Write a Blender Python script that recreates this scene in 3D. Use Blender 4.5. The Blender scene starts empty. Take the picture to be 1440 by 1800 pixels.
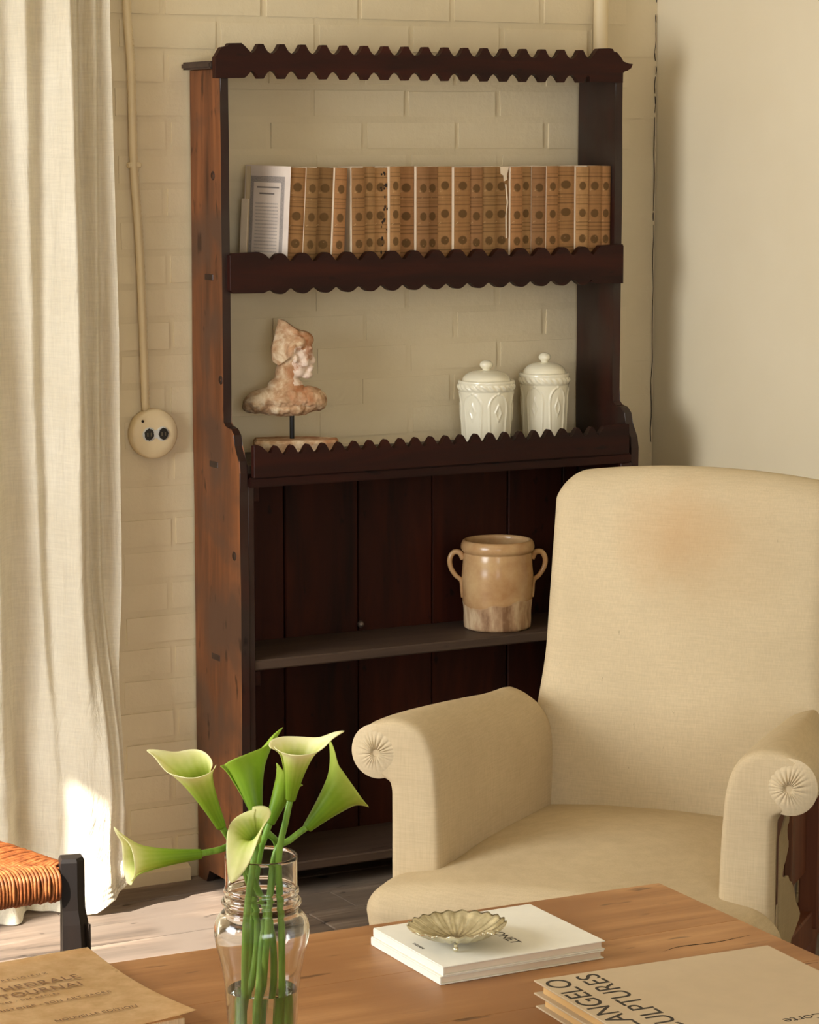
import bpy, bmesh, math, random
from mathutils import Vector, Matrix, noise
random.seed(7)
S = bpy.context.scene
COL = S.collection
PI = math.pi

# ---------------------------------------------------------------- camera
# room axes: X along the back wall, Y into it, Z up; metres
YAW, PITCH, HC = math.radians(28.629), math.radians(7.874), 1.62
cd = bpy.data.cameras.new('camera')
cam = bpy.data.objects.new('camera', cd)
COL.objects.link(cam)
cam.location = (0, 0, HC)
cam.rotation_euler = (PI / 2 - PITCH, 0, -YAW)
cd.sensor_fit = 'HORIZONTAL'
cd.sensor_width = 36
cd.lens = 4700 / 1440 * 36
cd.clip_start = 0.05
S.camera = cam

# ---------------------------------------------------------------- light
w = bpy.data.worlds.new('sky')
S.world = w
w.use_nodes = True
bg = w.node_tree.nodes['Background']
bg.inputs[0].default_value = (0.72, 0.82, 1.0, 1)
bg.inputs[1].default_value = 1.2
SUN_EL, SUN_AZ = math.radians(38), math.radians(14)
sl = bpy.data.lights.new('sun', 'SUN')
sl.energy = 14
sl.angle = math.radians(0.7)
sl.color = (1.0, 0.93, 0.82)
sun = bpy.data.objects.new('sun', sl)
COL.objects.link(sun)
sd = Vector((math.cos(SUN_AZ) * math.cos(SUN_EL), math.sin(SUN_AZ) * math.cos(SUN_EL), -math.sin(SUN_EL)))
sun.rotation_euler = sd.to_track_quat('-Z', 'Y').to_euler()
sun.location = (-4, 2, 4)
sun['label'] = 'sun'


def area(name, loc, direction, sx, sy, power, color):
    l = bpy.data.lights.new(name, 'AREA')
    l.shape = 'RECTANGLE'
    l.size, l.size_y = sx, sy
    l.energy = power
    l.color = color
    o = bpy.data.objects.new(name, l)
    COL.objects.link(o)
    o.location = loc
    o.rotation_euler = Vector(direction).to_track_quat('-Z', 'Z').to_euler()
    return o


# daylight of the left window opening, and an added fill lamp behind the camera
area('left_window_daylight', (-0.70, 3.90, 1.50), (1, 0.12, -0.06), 1.25, 1.85, 80, (0.985, 1.0, 1.0))
area('front_fill_lamp', (0.4, -1.60, 1.6), (0.25, 1, -0.05), 2.2, 1.5, 42, (0.985, 1.0, 1.0))
S.view_settings.view_transform = 'Standard'
S.view_settings.look = 'None'
S.view_settings.gamma = 1
S.view_settings.use_curve_mapping = False
S.view_settings.exposure = 0.45


# ---------------------------------------------------------------- node helper
def srgb(r, g, b):
    f = lambda c: (c / 255 / 12.92) if c / 255 <= .04045 else ((c / 255 + .055) / 1.055) ** 2.4
    return (f(r), f(g), f(b), 1)


T0 = __import__("time").time()
class NT:
    def __init__(s, name, rough=.6, spec=.5):
        s.m = bpy.data.materials.new(name)
        s.m.use_nodes = True
        s.t = s.m.node_tree
        s.b = s.t.nodes['Principled BSDF']
        s.out = s.t.nodes['Material Output']
        s.b.inputs['Roughness'].default_value = rough
        s.b.inputs['Specular IOR Level'].default_value = spec
        s.tc = s.t.nodes.new('ShaderNodeTexCoord')

    def n(s, kind, **kw):
        nd = s.t.nodes.new(kind)
        for k, v in kw.items():
            setattr(nd, k, v)
        return nd

    def l(s, a, b):
        s.t.links.new(a, b)

    def map(s, scale=(1, 1, 1), loc=(0, 0, 0), rot=(0, 0, 0), src='Object'):
        mp = s.n('ShaderNodeMapping')
        s.l(s.tc.outputs[src], mp.inputs[0])
        mp.inputs[1].default_value = loc
        mp.inputs[2].default_value = rot
        mp.inputs[3].default_value = scale
        return mp.outputs[0]

    def noise(s, vec, scale, detail=4, rough=.55, dist=0):
        nd = s.n('ShaderNodeTexNoise')
        if vec is not None:
            s.l(vec, nd.inputs['Vector'])
        nd.inputs['Scale'].default_value = scale
        nd.inputs['Detail'].default_value = detail
        nd.inputs['Roughness'].default_value = rough
        nd.inputs['Distortion'].default_value = dist
        return nd.outputs[0]

    def ramp(s, fac, stops):
        r = s.n('ShaderNodeValToRGB')
        s.l(fac, r.inputs[0])
        e = r.color_ramp.elements
        while len(e) < len(stops):
            e.new(.5)
        for i, (p, c) in enumerate(stops):
            e[i].position = p
            e[i].color = c if len(c) == 4 else (*c, 1)
        return r.outputs[0]

    def mix(s, fac, a, b, mode='MIX'):
        x = s.n('ShaderNodeMix', data_type='RGBA', blend_type=mode)
        for i, v in ((0, fac), (6, a), (7, b)):
            if isinstance(v, (int, float)):
                x.inputs[i].default_value = v
            elif isinstance(v, tuple):
                x.inputs[i].default_value = v
            else:
                s.l(v, x.inputs[i])
        return x.outputs[2]

    def math(s, op, a, b=0, c=None):
        x = s.n('ShaderNodeMath', operation=op)
        for i, v in enumerate((a, b) if c is None else (a, b, c)):
            if isinstance(v, (int, float)):
                x.inputs[i].default_value = v
            else:
                s.l(v, x.inputs[i])
        return x.outputs[0]

    def col(s, c):
        if isinstance(c, tuple):
            s.b.inputs['Base Color'].default_value = c
        else:
            s.l(c, s.b.inputs['Base Color'])
        return s

    def bump(s, h, strength=.3, dist=.002):
        b = s.n('ShaderNodeBump')
        b.inputs['Strength'].default_value = strength
        b.inputs['Distance'].default_value = dist
        s.l(h, b.inputs['Height'])
        s.l(b.outputs[0], s.b.inputs['Normal'])
        return s


BW = [(0, (0, 0, 0, 1)), (1, (1, 1, 1, 1))]


def wood(name, dark, mid, light, axis='X', fine=60, rough=.55, spec=.4, patch=None, bump=.25, streak=.08, stops=(.3, .5, .72)):
    m = NT(name, rough, spec)
    sc = [1, 1, 1]
    sc['XYZ'.index(axis)] = streak
    v = m.map(tuple(sc))
    oi = m.n('ShaderNodeObjectInfo')
    off = m.n('ShaderNodeVectorMath', operation='ADD')
    sv = m.n('ShaderNodeVectorMath', operation='SCALE')
    cb = m.n('ShaderNodeCombineXYZ')
    m.l(oi.outputs['Random'], cb.inputs[0]); m.l(oi.outputs['Random'], cb.inputs[1]); m.l(oi.outputs['Random'], cb.inputs[2])
    m.l(cb.outputs[0], sv.inputs[0]); sv.inputs[3].default_value = 7
    m.l(v, off.inputs[0]); m.l(sv.outputs[0], off.inputs[1])
    v = off.outputs[0]
    a = m.noise(v, fine, 6, .6, .6)
    b = m.noise(v, fine * .16, 3, .5, 1.2)
    f = m.math('ADD', m.math('MULTIPLY', a, .55), m.math('MULTIPLY', b, .45))
    c = m.ramp(f, [(stops[0], dark), (stops[1], mid), (stops[2], light)])
    if patch:
        pn = m.noise(m.map(), patch[0], 3, .5, .3)
        c = m.mix(m.ramp(pn, [(.42, (0, 0, 0, 1)), (.62, (1, 1, 1, 1))]), c, patch[1])
        # small dark knocks and knots
    k = m.noise(m.map(tuple([x * 1 if i != 'XYZ'.index(axis) else x * 4 for i, x in enumerate(sc)])), 38, 2, .5)
    c = m.mix(m.math('MULTIPLY', m.ramp(k, [(.66, (0, 0, 0, 1)), (.74, (1, 1, 1, 1))]), .7), c, tuple(x * .4 for x in dark[:3]) + (1,))
    m.col(c)
    m.bump(f, bump, .002)
    return m.m


def paint(name, c1, c2, rough=.6, scale=6, bump=.3, bscale=22, spec=.4):
    m = NT(name, rough, spec)
    n1 = m.noise(m.map(), scale, 4, .6)
    m.col(m.mix(m.ramp(n1, [(.35, (0, 0, 0, 1)), (.65, (1, 1, 1, 1))]), c1, c2))
    n2 = m.noise(m.map(), bscale, 5, .6)
    m.bump(n2, bump, .004)
    return m.m


def linen(name, c1, c2, tr=0, bump=.3, stain=None, scale=420, flecks=True):
    m = NT(name, .9, .15)
    a = m.noise(m.map((1, 1, .06)), scale, 2, .6)
    b = m.noise(m.map((.07, .07, 1)), scale, 2, .6)
    wv = m.math('MULTIPLY', m.math('ADD', a, b), .5)
    big = m.noise(m.map(), 5, 4, .6)
    c = m.mix(m.ramp(big, [(.35, (0, 0, 0, 1)), (.7, (1, 1, 1, 1))]), c1, c2)
    c = m.mix(m.math('MULTIPLY', m.ramp(wv, [(.38, (1, 1, 1, 1)), (.62, (0, 0, 0, 1))]), .32), c, tuple(x * .70 for x in c2[:3]) + (1,))
    if flecks:
        fl = m.noise(m.map((1, 1, .5)), 150, 2, .4)
        c = m.mix(m.math('MULTIPLY', m.ramp(fl, [(.76, (0, 0, 0, 1)), (.80, (1, 1, 1, 1))]), .5), c, tuple(x * .4 for x in c2[:3]) + (1,))
    if stain:
        for (sx, sy, sz, r, amt, colr) in stain:
            d = m.n('ShaderNodeVectorMath', operation='DISTANCE')
            m.l(m.tc.outputs['Object'], d.inputs[0]); d.inputs[1].default_value = (sx, sy, sz)
            dd = m.math('ADD', d.outputs['Value'], m.math('MULTIPLY', m.noise(m.map(), 14, 4), .09))
            c = m.mix(m.math('MULTIPLY', m.ramp(dd, [(.045, (1, 1, 1, 1)), (r + .045, (0, 0, 0, 1))]), amt), c, colr)
    m.col(c)
    if tr:
        cr = m.noise(m.map((1, 1, .22)), 26, 5, .62, .8)
        wv = m.math('ADD', m.math('MULTIPLY', wv, .12), m.math('MULTIPLY', cr, 1.6))
        m.bump(wv, .55, .012)
    else:
        m.bump(wv, bump, .001)
    if tr:
        t = m.n('ShaderNodeBsdfTranslucent')
        m.l(c, t.inputs[0])
        mx = m.n('ShaderNodeMixShader')
        mx.inputs[0].default_value = tr
        m.l(m.b.outputs[0], mx.inputs[1]); m.l(t.outputs[0], mx.inputs[2]); m.l(mx.outputs[0], m.out.inputs[0])
    return m.m


def plain(name, c, rough=.6, metal=0, spec=.5):
    m = NT(name, rough, spec)
    m.b.inputs['Metallic'].default_value = metal
    n1 = m.noise(m.map(), 30, 3)
    m.col(m.mix(m.math('MULTIPLY', n1, .5), c, tuple(x * .75 for x in c[:3]) + (1,)))
    return m.m


# ---------------------------------------------------------------- mesh helpers
def link(name, me, mat, parent=None, smooth=False):
    o = bpy.data.objects.new(name, me)
    COL.objects.link(o)
    if mat:
        for mm in (mat if isinstance(mat, (list, tuple)) else [mat]):
            me.materials.append(getattr(mm, 'm', mm))
    if smooth:
        for p in me.polygons:
            p.use_smooth = True
    if parent:
        o.parent = parent
    return o


def fin(name, bm, mat, parent=None, smooth=False):
    bmesh.ops.recalc_face_normals(bm, faces=bm.faces[:])
    me = bpy.data.meshes.new(name)
    bm.to_mesh(me)
    bm.free()
    return link(name, me, mat, parent, smooth)


def tag(o, label, cat, group=None):
    o['label'] = label
    o['category'] = cat
    if group:
        o['group'] = group
    return o


def empty(name, loc, rz=0):
    o = bpy.data.objects.new(name, None)
    o.empty_display_size = .05
    COL.objects.link(o)
    o.location = loc
    o.rotation_euler = (0, 0, rz)
    return o


def struct(o, label=None):
    o['kind'] = 'structure'
    if label:
        o['label'] = label
    return o


def add_box(bm, x0, x1, y0, y1, z0, z1, bev=0, seg=1, jit=0):
    vs = [bm.verts.new((x + random.uniform(-jit, jit), y + random.uniform(-jit, jit), z + random.uniform(-jit, jit))) for x in (x0, x1) for y in (y0, y1) for z in (z0, z1)]
    fs = [bm.faces.new([vs[i] for i in q]) for q in ((0, 1, 3, 2), (4, 6, 7, 5), (0, 4, 5, 1), (2, 3, 7, 6), (0, 2, 6, 4), (1, 5, 7, 3))]
    if bev:
        es = list({e for f in fs for e in f.edges})
        bmesh.ops.bevel(bm, geom=es, offset=bev, segments=seg, affect='EDGES', clamp_overlap=True)
    return bm


def box(name, mat, parent, x0, x1, y0, y1, z0, z1, bev=0, seg=1, jit=0, smooth=False):
    return fin(name, add_box(bmesh.new(), x0, x1, y0, y1, z0, z1, bev, seg, jit), mat, parent, smooth)


def prism(bm, pts, axis, a0, a1, bev=0):
    """pts: 2D outline; axis: 'X' (pts are y,z), 'Y' (pts are x,z), 'Z' (pts are x,y)"""
    def P(p, a):
        return {'X': (a, p[0], p[1]), 'Y': (p[0], a, p[1]), 'Z': (p[0], p[1], a)}[axis]
    A = [bm.verts.new(P(p, a0)) for p in pts]
    B = [bm.verts.new(P(p, a1)) for p in pts]
    f1 = bm.faces.new(A)
    f2 = bm.faces.new(B[::-1])
    n = len(pts)
    for i in range(n):
        bm.faces.new((A[i], B[i], B[(i + 1) % n], A[(i + 1) % n]))
    if bev:
        es = list(f1.edges) + list(f2.edges)
        bmesh.ops.bevel(bm, geom=es, offset=bev, segments=1, affect='EDGES', clamp_overlap=True)
    return bm


def lathe(bm, prof, n=64, cx=0, cy=0, fr=None, close=False):
    rings = []
    for i, (r, z) in enumerate(prof):
        if r < 1e-6:
            rings.append([bm.verts.new((cx, cy, z))])
        else:
            ring = []
            for k in range(n):
                th = 2 * PI * k / n
                rr = r + (fr(th, z, i) if fr else 0)
                ring.append(bm.verts.new((cx + rr * math.cos(th), cy + rr * math.sin(th), z)))
            rings.append(ring)
    if close:
        rings.append(rings[0])
    for a, b in zip(rings, rings[1:]):
        if len(a) == 1 and len(b) == 1:
            continue
        for k in range(n):
            k2 = (k + 1) % n
            if len(a) == 1:
                bm.faces.new((a[0], b[k], b[k2]))
            elif len(b) == 1:
                bm.faces.new((a[k], a[k2], b[0]))
            else:
                bm.faces.new((a[k], a[k2], b[k2], b[k]))
    return bm


def catmull(pts, k=8):
    pts = [Vector(p) for p in pts]
    P = [2 * pts[0] - pts[1]] + pts + [2 * pts[-1] - pts[-2]]
    out = []
    for i in range(1, len(P) - 2):
        for j in range(k):
            t = j / k
            p0, p1, p2, p3 = P[i - 1], P[i], P[i + 1], P[i + 2]
            out.append(.5 * ((2 * p1) + (p2 - p0) * t + (2 * p0 - 5 * p1 + 4 * p2 - p3) * t * t + (3 * p1 - p0 - 3 * p2 + p3) * t ** 3))
    out.append(pts[-1])
    return out


def tube(bm, pts, r, n=10, k=8, cap=True):
    path = catmull(pts, k) if k else [Vector(p) for p in pts]
    rings = []
    prev = None
    for i, p in enumerate(path):
        t = (path[min(i + 1, len(path) - 1)] - path[max(i - 1, 0)]).normalized()
        if prev is None:
            a = t.orthogonal().normalized()
        else:
            a = (prev - t * prev.dot(t)).normalized()
        prev = a
        b = t.cross(a)
        rr = r(i / (len(path) - 1)) if callable(r) else r
        rings.append([bm.verts.new(p + (a * math.cos(2 * PI * j / n) + b * math.sin(2 * PI * j / n)) * rr) for j in range(n)])
    for A, B in zip(rings, rings[1:]):
        for j in range(n):
            bm.faces.new((A[j], A[(j + 1) % n], B[(j + 1) % n], B[j]))
    if cap:
        bm.faces.new(rings[0][::-1])
        bm.faces.new(rings[-1])
    return bm


def grid(bm, nu, nv, f):
    V = [[bm.verts.new(f(i / nu, j / nv)) for j in range(nv + 1)] for i in range(nu + 1)]
    for i in range(nu):
        for j in range(nv):
            bm.faces.new((V[i][j], V[i + 1][j], V[i + 1][j + 1], V[i][j + 1]))
    return V


def sm(a, b, x):
    t = max(0, min(1, (x - a) / (b - a)))
    return t * t * (3 - 2 * t)


def text(name, body, size, loc, rz, mat, parent, extrude=.0001, spacing=1.0, sx=1.0, align='LEFT'):
    cu = bpy.data.curves.new(name, 'FONT')
    cu.body = body
    cu.size = size
    cu.extrude = extrude
    cu.space_character = spacing
    cu.align_x = align
    t = bpy.data.objects.new('tmp', cu)
    COL.objects.link(t)
    me = bpy.data.meshes.new_from_object(t)
    bpy.data.objects.remove(t)
    o = link(name, me, None, parent)
    me.materials.clear()
    me.materials.append(mat)
    o.location = loc
    o.rotation_euler = (0, 0, rz)
    o.scale = (sx, 1, 1)
    return o


# ---------------------------------------------------------------- materials
M_WALL = paint('cream_painted_masonry', srgb(222, 205, 170), srgb(213, 196, 160), .55, 3, .55, 26)
M_PLAST = paint('cream_plaster', srgb(226, 214, 186), srgb(220, 207, 177), .6, 1.5, .12, 9)
M_CEIL = paint('ceiling_paint', srgb(235, 225, 200), srgb(228, 216, 190), .8, 2, .1)
M_BASE = paint('pale_grey_trim_paint', srgb(205, 205, 198), srgb(190, 188, 180), .5, 4, .1)
M_FLOOR = wood('weathered_floorboards', srgb(58, 50, 44), srgb(122, 106, 93), srgb(180, 163, 145), 'X', 22, .75, .2,
               patch=(3.5, srgb(112, 100, 90)), bump=.5, streak=.10)
M_GAP = plain('dark_gap', srgb(40, 28, 18), .9)
M_SIDE = wood('worn_brown_side_wood', srgb(62, 38, 24), srgb(112, 68, 40), srgb(150, 94, 56), 'Z', 30, .55, .25,
              patch=(6, srgb(86, 60, 44)), bump=.3, streak=.10)
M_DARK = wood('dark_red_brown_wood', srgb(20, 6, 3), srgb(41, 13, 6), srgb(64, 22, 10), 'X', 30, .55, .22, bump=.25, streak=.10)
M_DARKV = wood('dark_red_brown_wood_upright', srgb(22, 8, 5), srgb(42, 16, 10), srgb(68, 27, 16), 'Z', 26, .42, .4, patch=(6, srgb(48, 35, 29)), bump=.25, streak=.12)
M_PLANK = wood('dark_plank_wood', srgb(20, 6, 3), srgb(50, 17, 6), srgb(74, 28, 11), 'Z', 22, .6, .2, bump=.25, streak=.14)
M_SHELF = wood('grey_brown_shelf_wood', srgb(46, 34, 27), srgb(68, 52, 42), srgb(88, 70, 56), 'X', 30, .6, .35, bump=.3, streak=.08)
M_TABLE = wood('oiled_pine_tabletop', srgb(108, 70, 40), srgb(160, 112, 68), srgb(188, 140, 92), 'X', 24, .45, .4,
               patch=(3.2, srgb(148, 102, 62)), bump=.3, streak=.07, stops=(.34, .50, .64))
M_LINEN = linen('natural_linen', srgb(208, 189, 155), srgb(198, 180, 147), bump=.35,
                stain=[(-.005, .60, .90, .13, .42, srgb(184, 138, 88)), (.07, .61, .87, .17, .30, srgb(186, 150, 104))])
M_LINEN2 = linen('plain_linen', srgb(202, 182, 147), srgb(192, 172, 138), bump=.3, flecks=False)
M_CURT = linen('white_linen_curtain', srgb(244, 236, 216), srgb(238, 228, 204), tr=.30, bump=.45, scale=300, flecks=False)
# ================================================================ the setting
YW, XR_, XL_, YF, ZC = 5.319, 3.565, -0.6, -1.5, 2.75
# back wall: slab behind, bricks in front (their faces lie at YW)
wb = struct(box('wall_back', M_WALL, None, XL_ - .2, XR_ + .2, YW - .0015, YW + .2, -.05, ZC + .05))
wb['label'] = 'cream painted brick wall behind the bookcase'
CH, BL, J = .0712, .236, .0030
brick_src = []
for k in range(8):
    bm = bmesh.new()
    add_box(bm, -.5 * BL + J, .5 * BL - J, 0, .02, J, CH - J, .0042, 3, .0008)
    me = bpy.data.meshes.new('brick')
    bmesh.ops.recalc_face_normals(bm, faces=bm.faces[:])
    bm.to_mesh(me); bm.free()
    me.materials.append(M_WALL)
    brick_src.append(me)
far = bmesh.new()
z0 = 1.029 - CH * 14
row = 0
nb = 0
while True:
    z = z0 + row * CH
    if z > ZC - CH: break
    ph = (.5 if row % 2 else 0) * BL + .006 * math.sin(row * 2.1)
    x = 1.72 + ph - BL * 8
    while x < XR_ - .01:
        xa, xb = x - BL / 2, x + BL / 2
        if xb > XR_ - .012:
            xb2 = XR_ + .003
            if xb2 - xa > .03:
                o = box('brick', M_WALL, wb, xa + J, xb2 - J, YW - .0035, YW + .01, z + J * .8, z + CH - J * .8,   .003, 2)
                nb += 1
        elif xa > 1.60 and z < 2.08:
            o = bpy.data.objects.new('brick', random.choice(brick_src))
            COL.objects.link(o)
            o.parent = wb
            o.location = (x + random.uniform(-.002, .002), YW - .0030 - random.uniform(0, .0016), z + random.uniform(-.001, .001))
            o.rotation_euler = (random.uniform(-.010, .010), random.uniform(-.006, .006), random.uniform(-.003, .003))
            nb += 1
        elif xa > XL_:
            add_box(far, xa + J, xb - J, YW - .0035, YW + .01, z + J * .8, z + CH - J * .8)
        x += BL
    row += 1
fo = fin('brick_courses', far, M_WALL, wb)
fo['kind'] = 'stuff'

wr = struct(box('wall_right', M_PLAST, None, XR_, XR_ + .2, YF, YW - .0005, -.05, ZC + .05), 'smooth cream plaster wall right of the bookcase')
# the ragged crack running down the corner
bm = bmesh.new()
zz = 0.75
random.seed(11)
while zz < 2.7:
    L = random.choice((.02, .04, .07, .15, .22))
    wdt = random.uniform(.0005, .0015)
    if random.random() < .82:
        n = 5
        prev = None
        for i in range(n + 1):
            z = zz + L * i / n
            x = XR_ - .0050 + .0050 * noise.noise(Vector((0, 0, z * 26)))
            wd = wdt * (1 if 0 < i < n else .25)
            cur = (bm.verts.new((x - wd, YW - .0044, z)), bm.verts.new((x + wd, YW - .0050, z)), bm.verts.new((x, YW - .0030, z)))
            if prev:
                for a in range(3):
                    bm.faces.new((prev[a], prev[(a + 1) % 3], cur[(a + 1) % 3], cur[a]))
            prev = cur
    zz += L + random.uniform(-.004, .012)
fin('corner_crack', bm, M_GAP, wr)
random.seed(5)

# left wall with the window opening that lets the sun in, front wall with an added opening for the fill lamp
WY0, WY1, WZ0, WZ1 = 3.25, 4.55, .55, 2.54
bm = bmesh.new()
add_box(bm, XL_ - .2, XL_, YF, WY0, -.05, ZC + .05)
add_box(bm, XL_ - .2, XL_, WY1, YW + .2, -.05, ZC + .05)
add_box(bm, XL_ - .2, XL_, WY0, WY1, -.05, WZ0)
add_box(bm, XL_ - .2, XL_, WY0, WY1, WZ1, ZC + .05)
struct(fin('wall_left', bm, M_PLAST), 'plain cream wall with the sunny window')
bm = bmesh.new()
add_box(bm, XL_ - .2, -.4, YF - .2, YF, -.05, ZC + .05)
add_box(bm, 1.8, XR_ + .2, YF - .2, YF, -.05, ZC + .05)
add_box(bm, -.4, 1.8, YF - .2, YF, -.05, .85)
add_box(bm, -.4, 1.8, YF - .2, YF, 2.35, ZC + .05)
struct(fin('wall_front', bm, M_PLAST), 'plain cream wall behind the camera')
struct(box('ceiling', M_CEIL, None, XL_ - .2, XR_ + .2, YF - .2, YW + .2, ZC, ZC + .1), 'plain pale ceiling')
for nm, args in (('window_1', (XL_ - .14, XL_ - .10, WY0, WY1, WZ0, WZ1, 1)), ('added_fill_window', (-.4, 1.8, YF - .14, YF - .10, .85, 2.35, 0))):  # second frame is made up, around the fill lamp's opening
    x0, x1, y0, y1, a, b, side = args
    bm = bmesh.new()
    t = .045
    if side:
        add_box(bm, x0, x1, y0, y0 + t, a, b); add_box(bm, x0, x1, y1 - t, y1, a, b)
        add_box(bm, x0, x1, y0, y1, a, a + t); add_box(bm, x0, x1, y0, y1, b - t, b)
    else:
        add_box(bm, x0, x0 + t, y0, y1, a, b); add_box(bm, x1 - t, x1, y0, y1, a, b)
        add_box(bm, x0, x1, y0, y1, a, a + t); add_box(bm, x0, x1, y0, y1, b - t, b)
    struct(fin(nm, bm, M_BASE))
fl = struct(box('floor', M_GAP, None, XL_ - .2, XR_ + .2, YF - .2, YW + .2, -.06, -.022))
fl['label'] = 'weathered bare board floor'
y = YW
i = 0
while y > 2.4:
    wdt = .128 + random.uniform(-.008, .008)
    xs = [1.0, random.uniform(1.5, 3.2), XR_]
    for xa, xb in zip(xs, xs[1:]):
        box('floorboard', M_FLOOR, fl, xa + .001, xb - .001, y - wdt + .0015, y - .0015, -.022, random.uniform(-.0015, 0), .002)
    y -= wdt
bm = bmesh.new()
yy = YF
while yy < YW - .05:
    add_box(bm, XL_, .998, yy + .0015, yy + .1265, -.022, -.0005)
    if yy < 2.28: add_box(bm, 1.0, XR_, yy + .0015, min(yy + .1265, y - .002), -.022, -.0005)
    yy += .128
fo = fin('floorboards_beyond', bm, M_FLOOR, fl)
fo['kind'] = 'stuff'
struct(box('baseboard_right', M_BASE, None, XR_ - .018, XR_ - .001, YF + .02, YW - .02, 0, .144, .003), 'pale grey baseboard along the right wall')
bm = bmesh.new()
prism(bm, [(YW - .030, .0), (YW - .030, .028), (YW - .014, .036), (YW - .009, .036), (YW - .009, 0)], 'X', 1.0, 2.335)
struct(fin('baseboard_back', bm, M_WALL), 'low rough painted ledge at the foot of the brick wall')

# ================================================================ bookcase
bc = empty('bookcase', (2.86, 5.2, 0))
tag(bc, 'tall dark wooden bookcase with scalloped rails against the cream brick wall', 'bookcase')
def B(o):
    o.parent = bc
    o.matrix_parent_inverse = Matrix.Translation((-2.86, -5.2, 0))
    return o
XA, XB = 2.360, 3.362
YB = 5.305
YU, YL = 5.149, 5.068


def side_outline(seed):
    rnd = lambda z, a, k: a * noise.noise(Vector((seed, 0, z * k)))
    pts = [(YB, .0), (YB - .045, .0), (YB - .06, .03), (YB - .17, .03), (YL + .035, 0), (YL + .002, 0)]
    z = .05
    while z < .925:
        pts.append((YL + rnd(z, .004, 5), z)); z += .06
    pts += [(YL, .93), (YL + .004, .955), (YL + .016, .968), (YL + .026, .985), (YL + .03, 1.008), (YL + .045, 1.02), (YL + .07, 1.022), (YU - .001, 1.03)]
    z = 1.06
    while z < 1.765:
        pts.append((YU + rnd(z, .003, 5), z)); z += .06
    pts += [(YU, 1.772), (YB, 1.772)]
    z = 1.70
    while z > .03:
        pts.append((YB + rnd(z, .004, 4), z)); z -= .08
    return pts


sp = side_outline(1.3)
o = B(fin('side_panel', prism(bmesh.new(), sp, 'X', XA, XA + .019, .0015), [M_SIDE]))
o['label'] = 'lighter red-brown outer side'
o.data.materials.append(M_DARKV)
for p in o.data.polygons:  # outer face keeps the brown wood, other faces take the darker one
    if p.normal.x > -.6: p.material_index = 1
B(fin('side_panel', prism(bmesh.new(), side_outline(4.1), 'X', XB - .02, XB, .0015), M_DARKV))
B(box('edge_strip', M_DARKV, None, XA + .0192, XA + .034, YL + .002, YL + .022, .03, .905, .0015))
for z, y in ((1.335, 5.215), (.935, 5.20), (.515, 5.2)):
    B(box('tenon', M_DARKV, None, XA - .0012, XA + .01, y - .022, y + .02, z - .006, z + .007, .001))
for z, y in ((1.12, 5.16), (1.55, 5.19), (.75, 5.1)):
    B(fin('knot', lathe(bmesh.new(), [(0, 0), (.005, .0005), (.0085, .0012), (.0105, 0)], 14), M_DARKV))
    o = bpy.data.objects['knot' if z == 1.12 else ('knot.001' if z == 1.55 else 'knot.002')]
    o.rotation_euler = (0, -PI / 2, 0)
    o.location = (XA + .0002, y, z)
B(box('top_board', M_SHELF, None, XA - .022, XB + .008, YU + .004, YB - .004, 1.772, 1.788, .004, 2))


def scallop(x0, x1, first, last, n, zt, zb, ta, ba, left, right, bottom=True, flat=.30, skip_last_b=0, style=0):
    """closed outline of a rail; teeth centred from first to last"""
    P = (last - first) / (n - 1)

    def tooth(u):  # u in 0..1 from valley to valley, 0 valley 1 peak
        d = abs(u - .5) * 2
        if style == 0:                       # flat-topped teeth between rounded arches
            if d < flat: return 1
            t = (d - flat) / (1 - flat)
            return (1 - math.sqrt(max(0, 1 - (1 - t) ** 2))) * .8 + .2 * (.5 + .5 * math.cos(PI * t))
        if style == 2:                       # broad rounded bumps
            return .5 + .5 * math.cos(PI * d ** 1.35)
        return .5 + .5 * math.cos(PI * d)
    top = []
    K = 18
    xs = first - P / 2
    for i in range(n * K + 1):
        u = (i % K) / K
        top.append((xs + P * i / K, zt - ta + ta * tooth(u)))
    top = left['top'] + [p for p in top if p[0] > left['x']] + right['top']
    bot = []
    if bottom:
        nb_ = n - skip_last_b
        for i in range(nb_ * K + 1):
            u = (i % K) / K
            bot.append((xs + P * i / K, zb + ba - ba * tooth(u)))
        bot = left['bot'] + [p for p in bot if p[0] > left['x']] + right['bot']
    else:
        bot = left['bot'] + right['bot']
    return top + bot[::-1]


# top rail
pts = scallop(0, 0, 2.447, 3.238, 17, 1.824, 1.752, .020, .017,
              dict(x=2.425, top=[(2.342, 1.752), (2.342, 1.795), (2.346, 1.800), (2.356, 1.8155), (2.370, 1.818), (2.374, 1.824), (2.402, 1.825), (2.410, 1.819)], bot=[(2.408, 1.753), (2.413, 1.756)]),
              dict(top=[(3.270, 1.812), (3.278, 1.822), (3.284, 1.828), (3.312, 1.829), (3.322, 1.828), (3.325, 1.822), (3.334, 1.820), (3.344, 1.810), (3.351, 1.800), (3.366, 1.796), (3.376, 1.795), (3.372, 1.786), (3.362, 1.780), (3.350, 1.777), (3.350, 1.753)],
                   bot=[(3.250, 1.769), (3.2615, 1.765), (3.262, 1.754)]))
B(fin('scalloped_rail', prism(bmesh.new(), pts, 'Y', YU - .018, YU - .001, .001), M_DARK))
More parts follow.
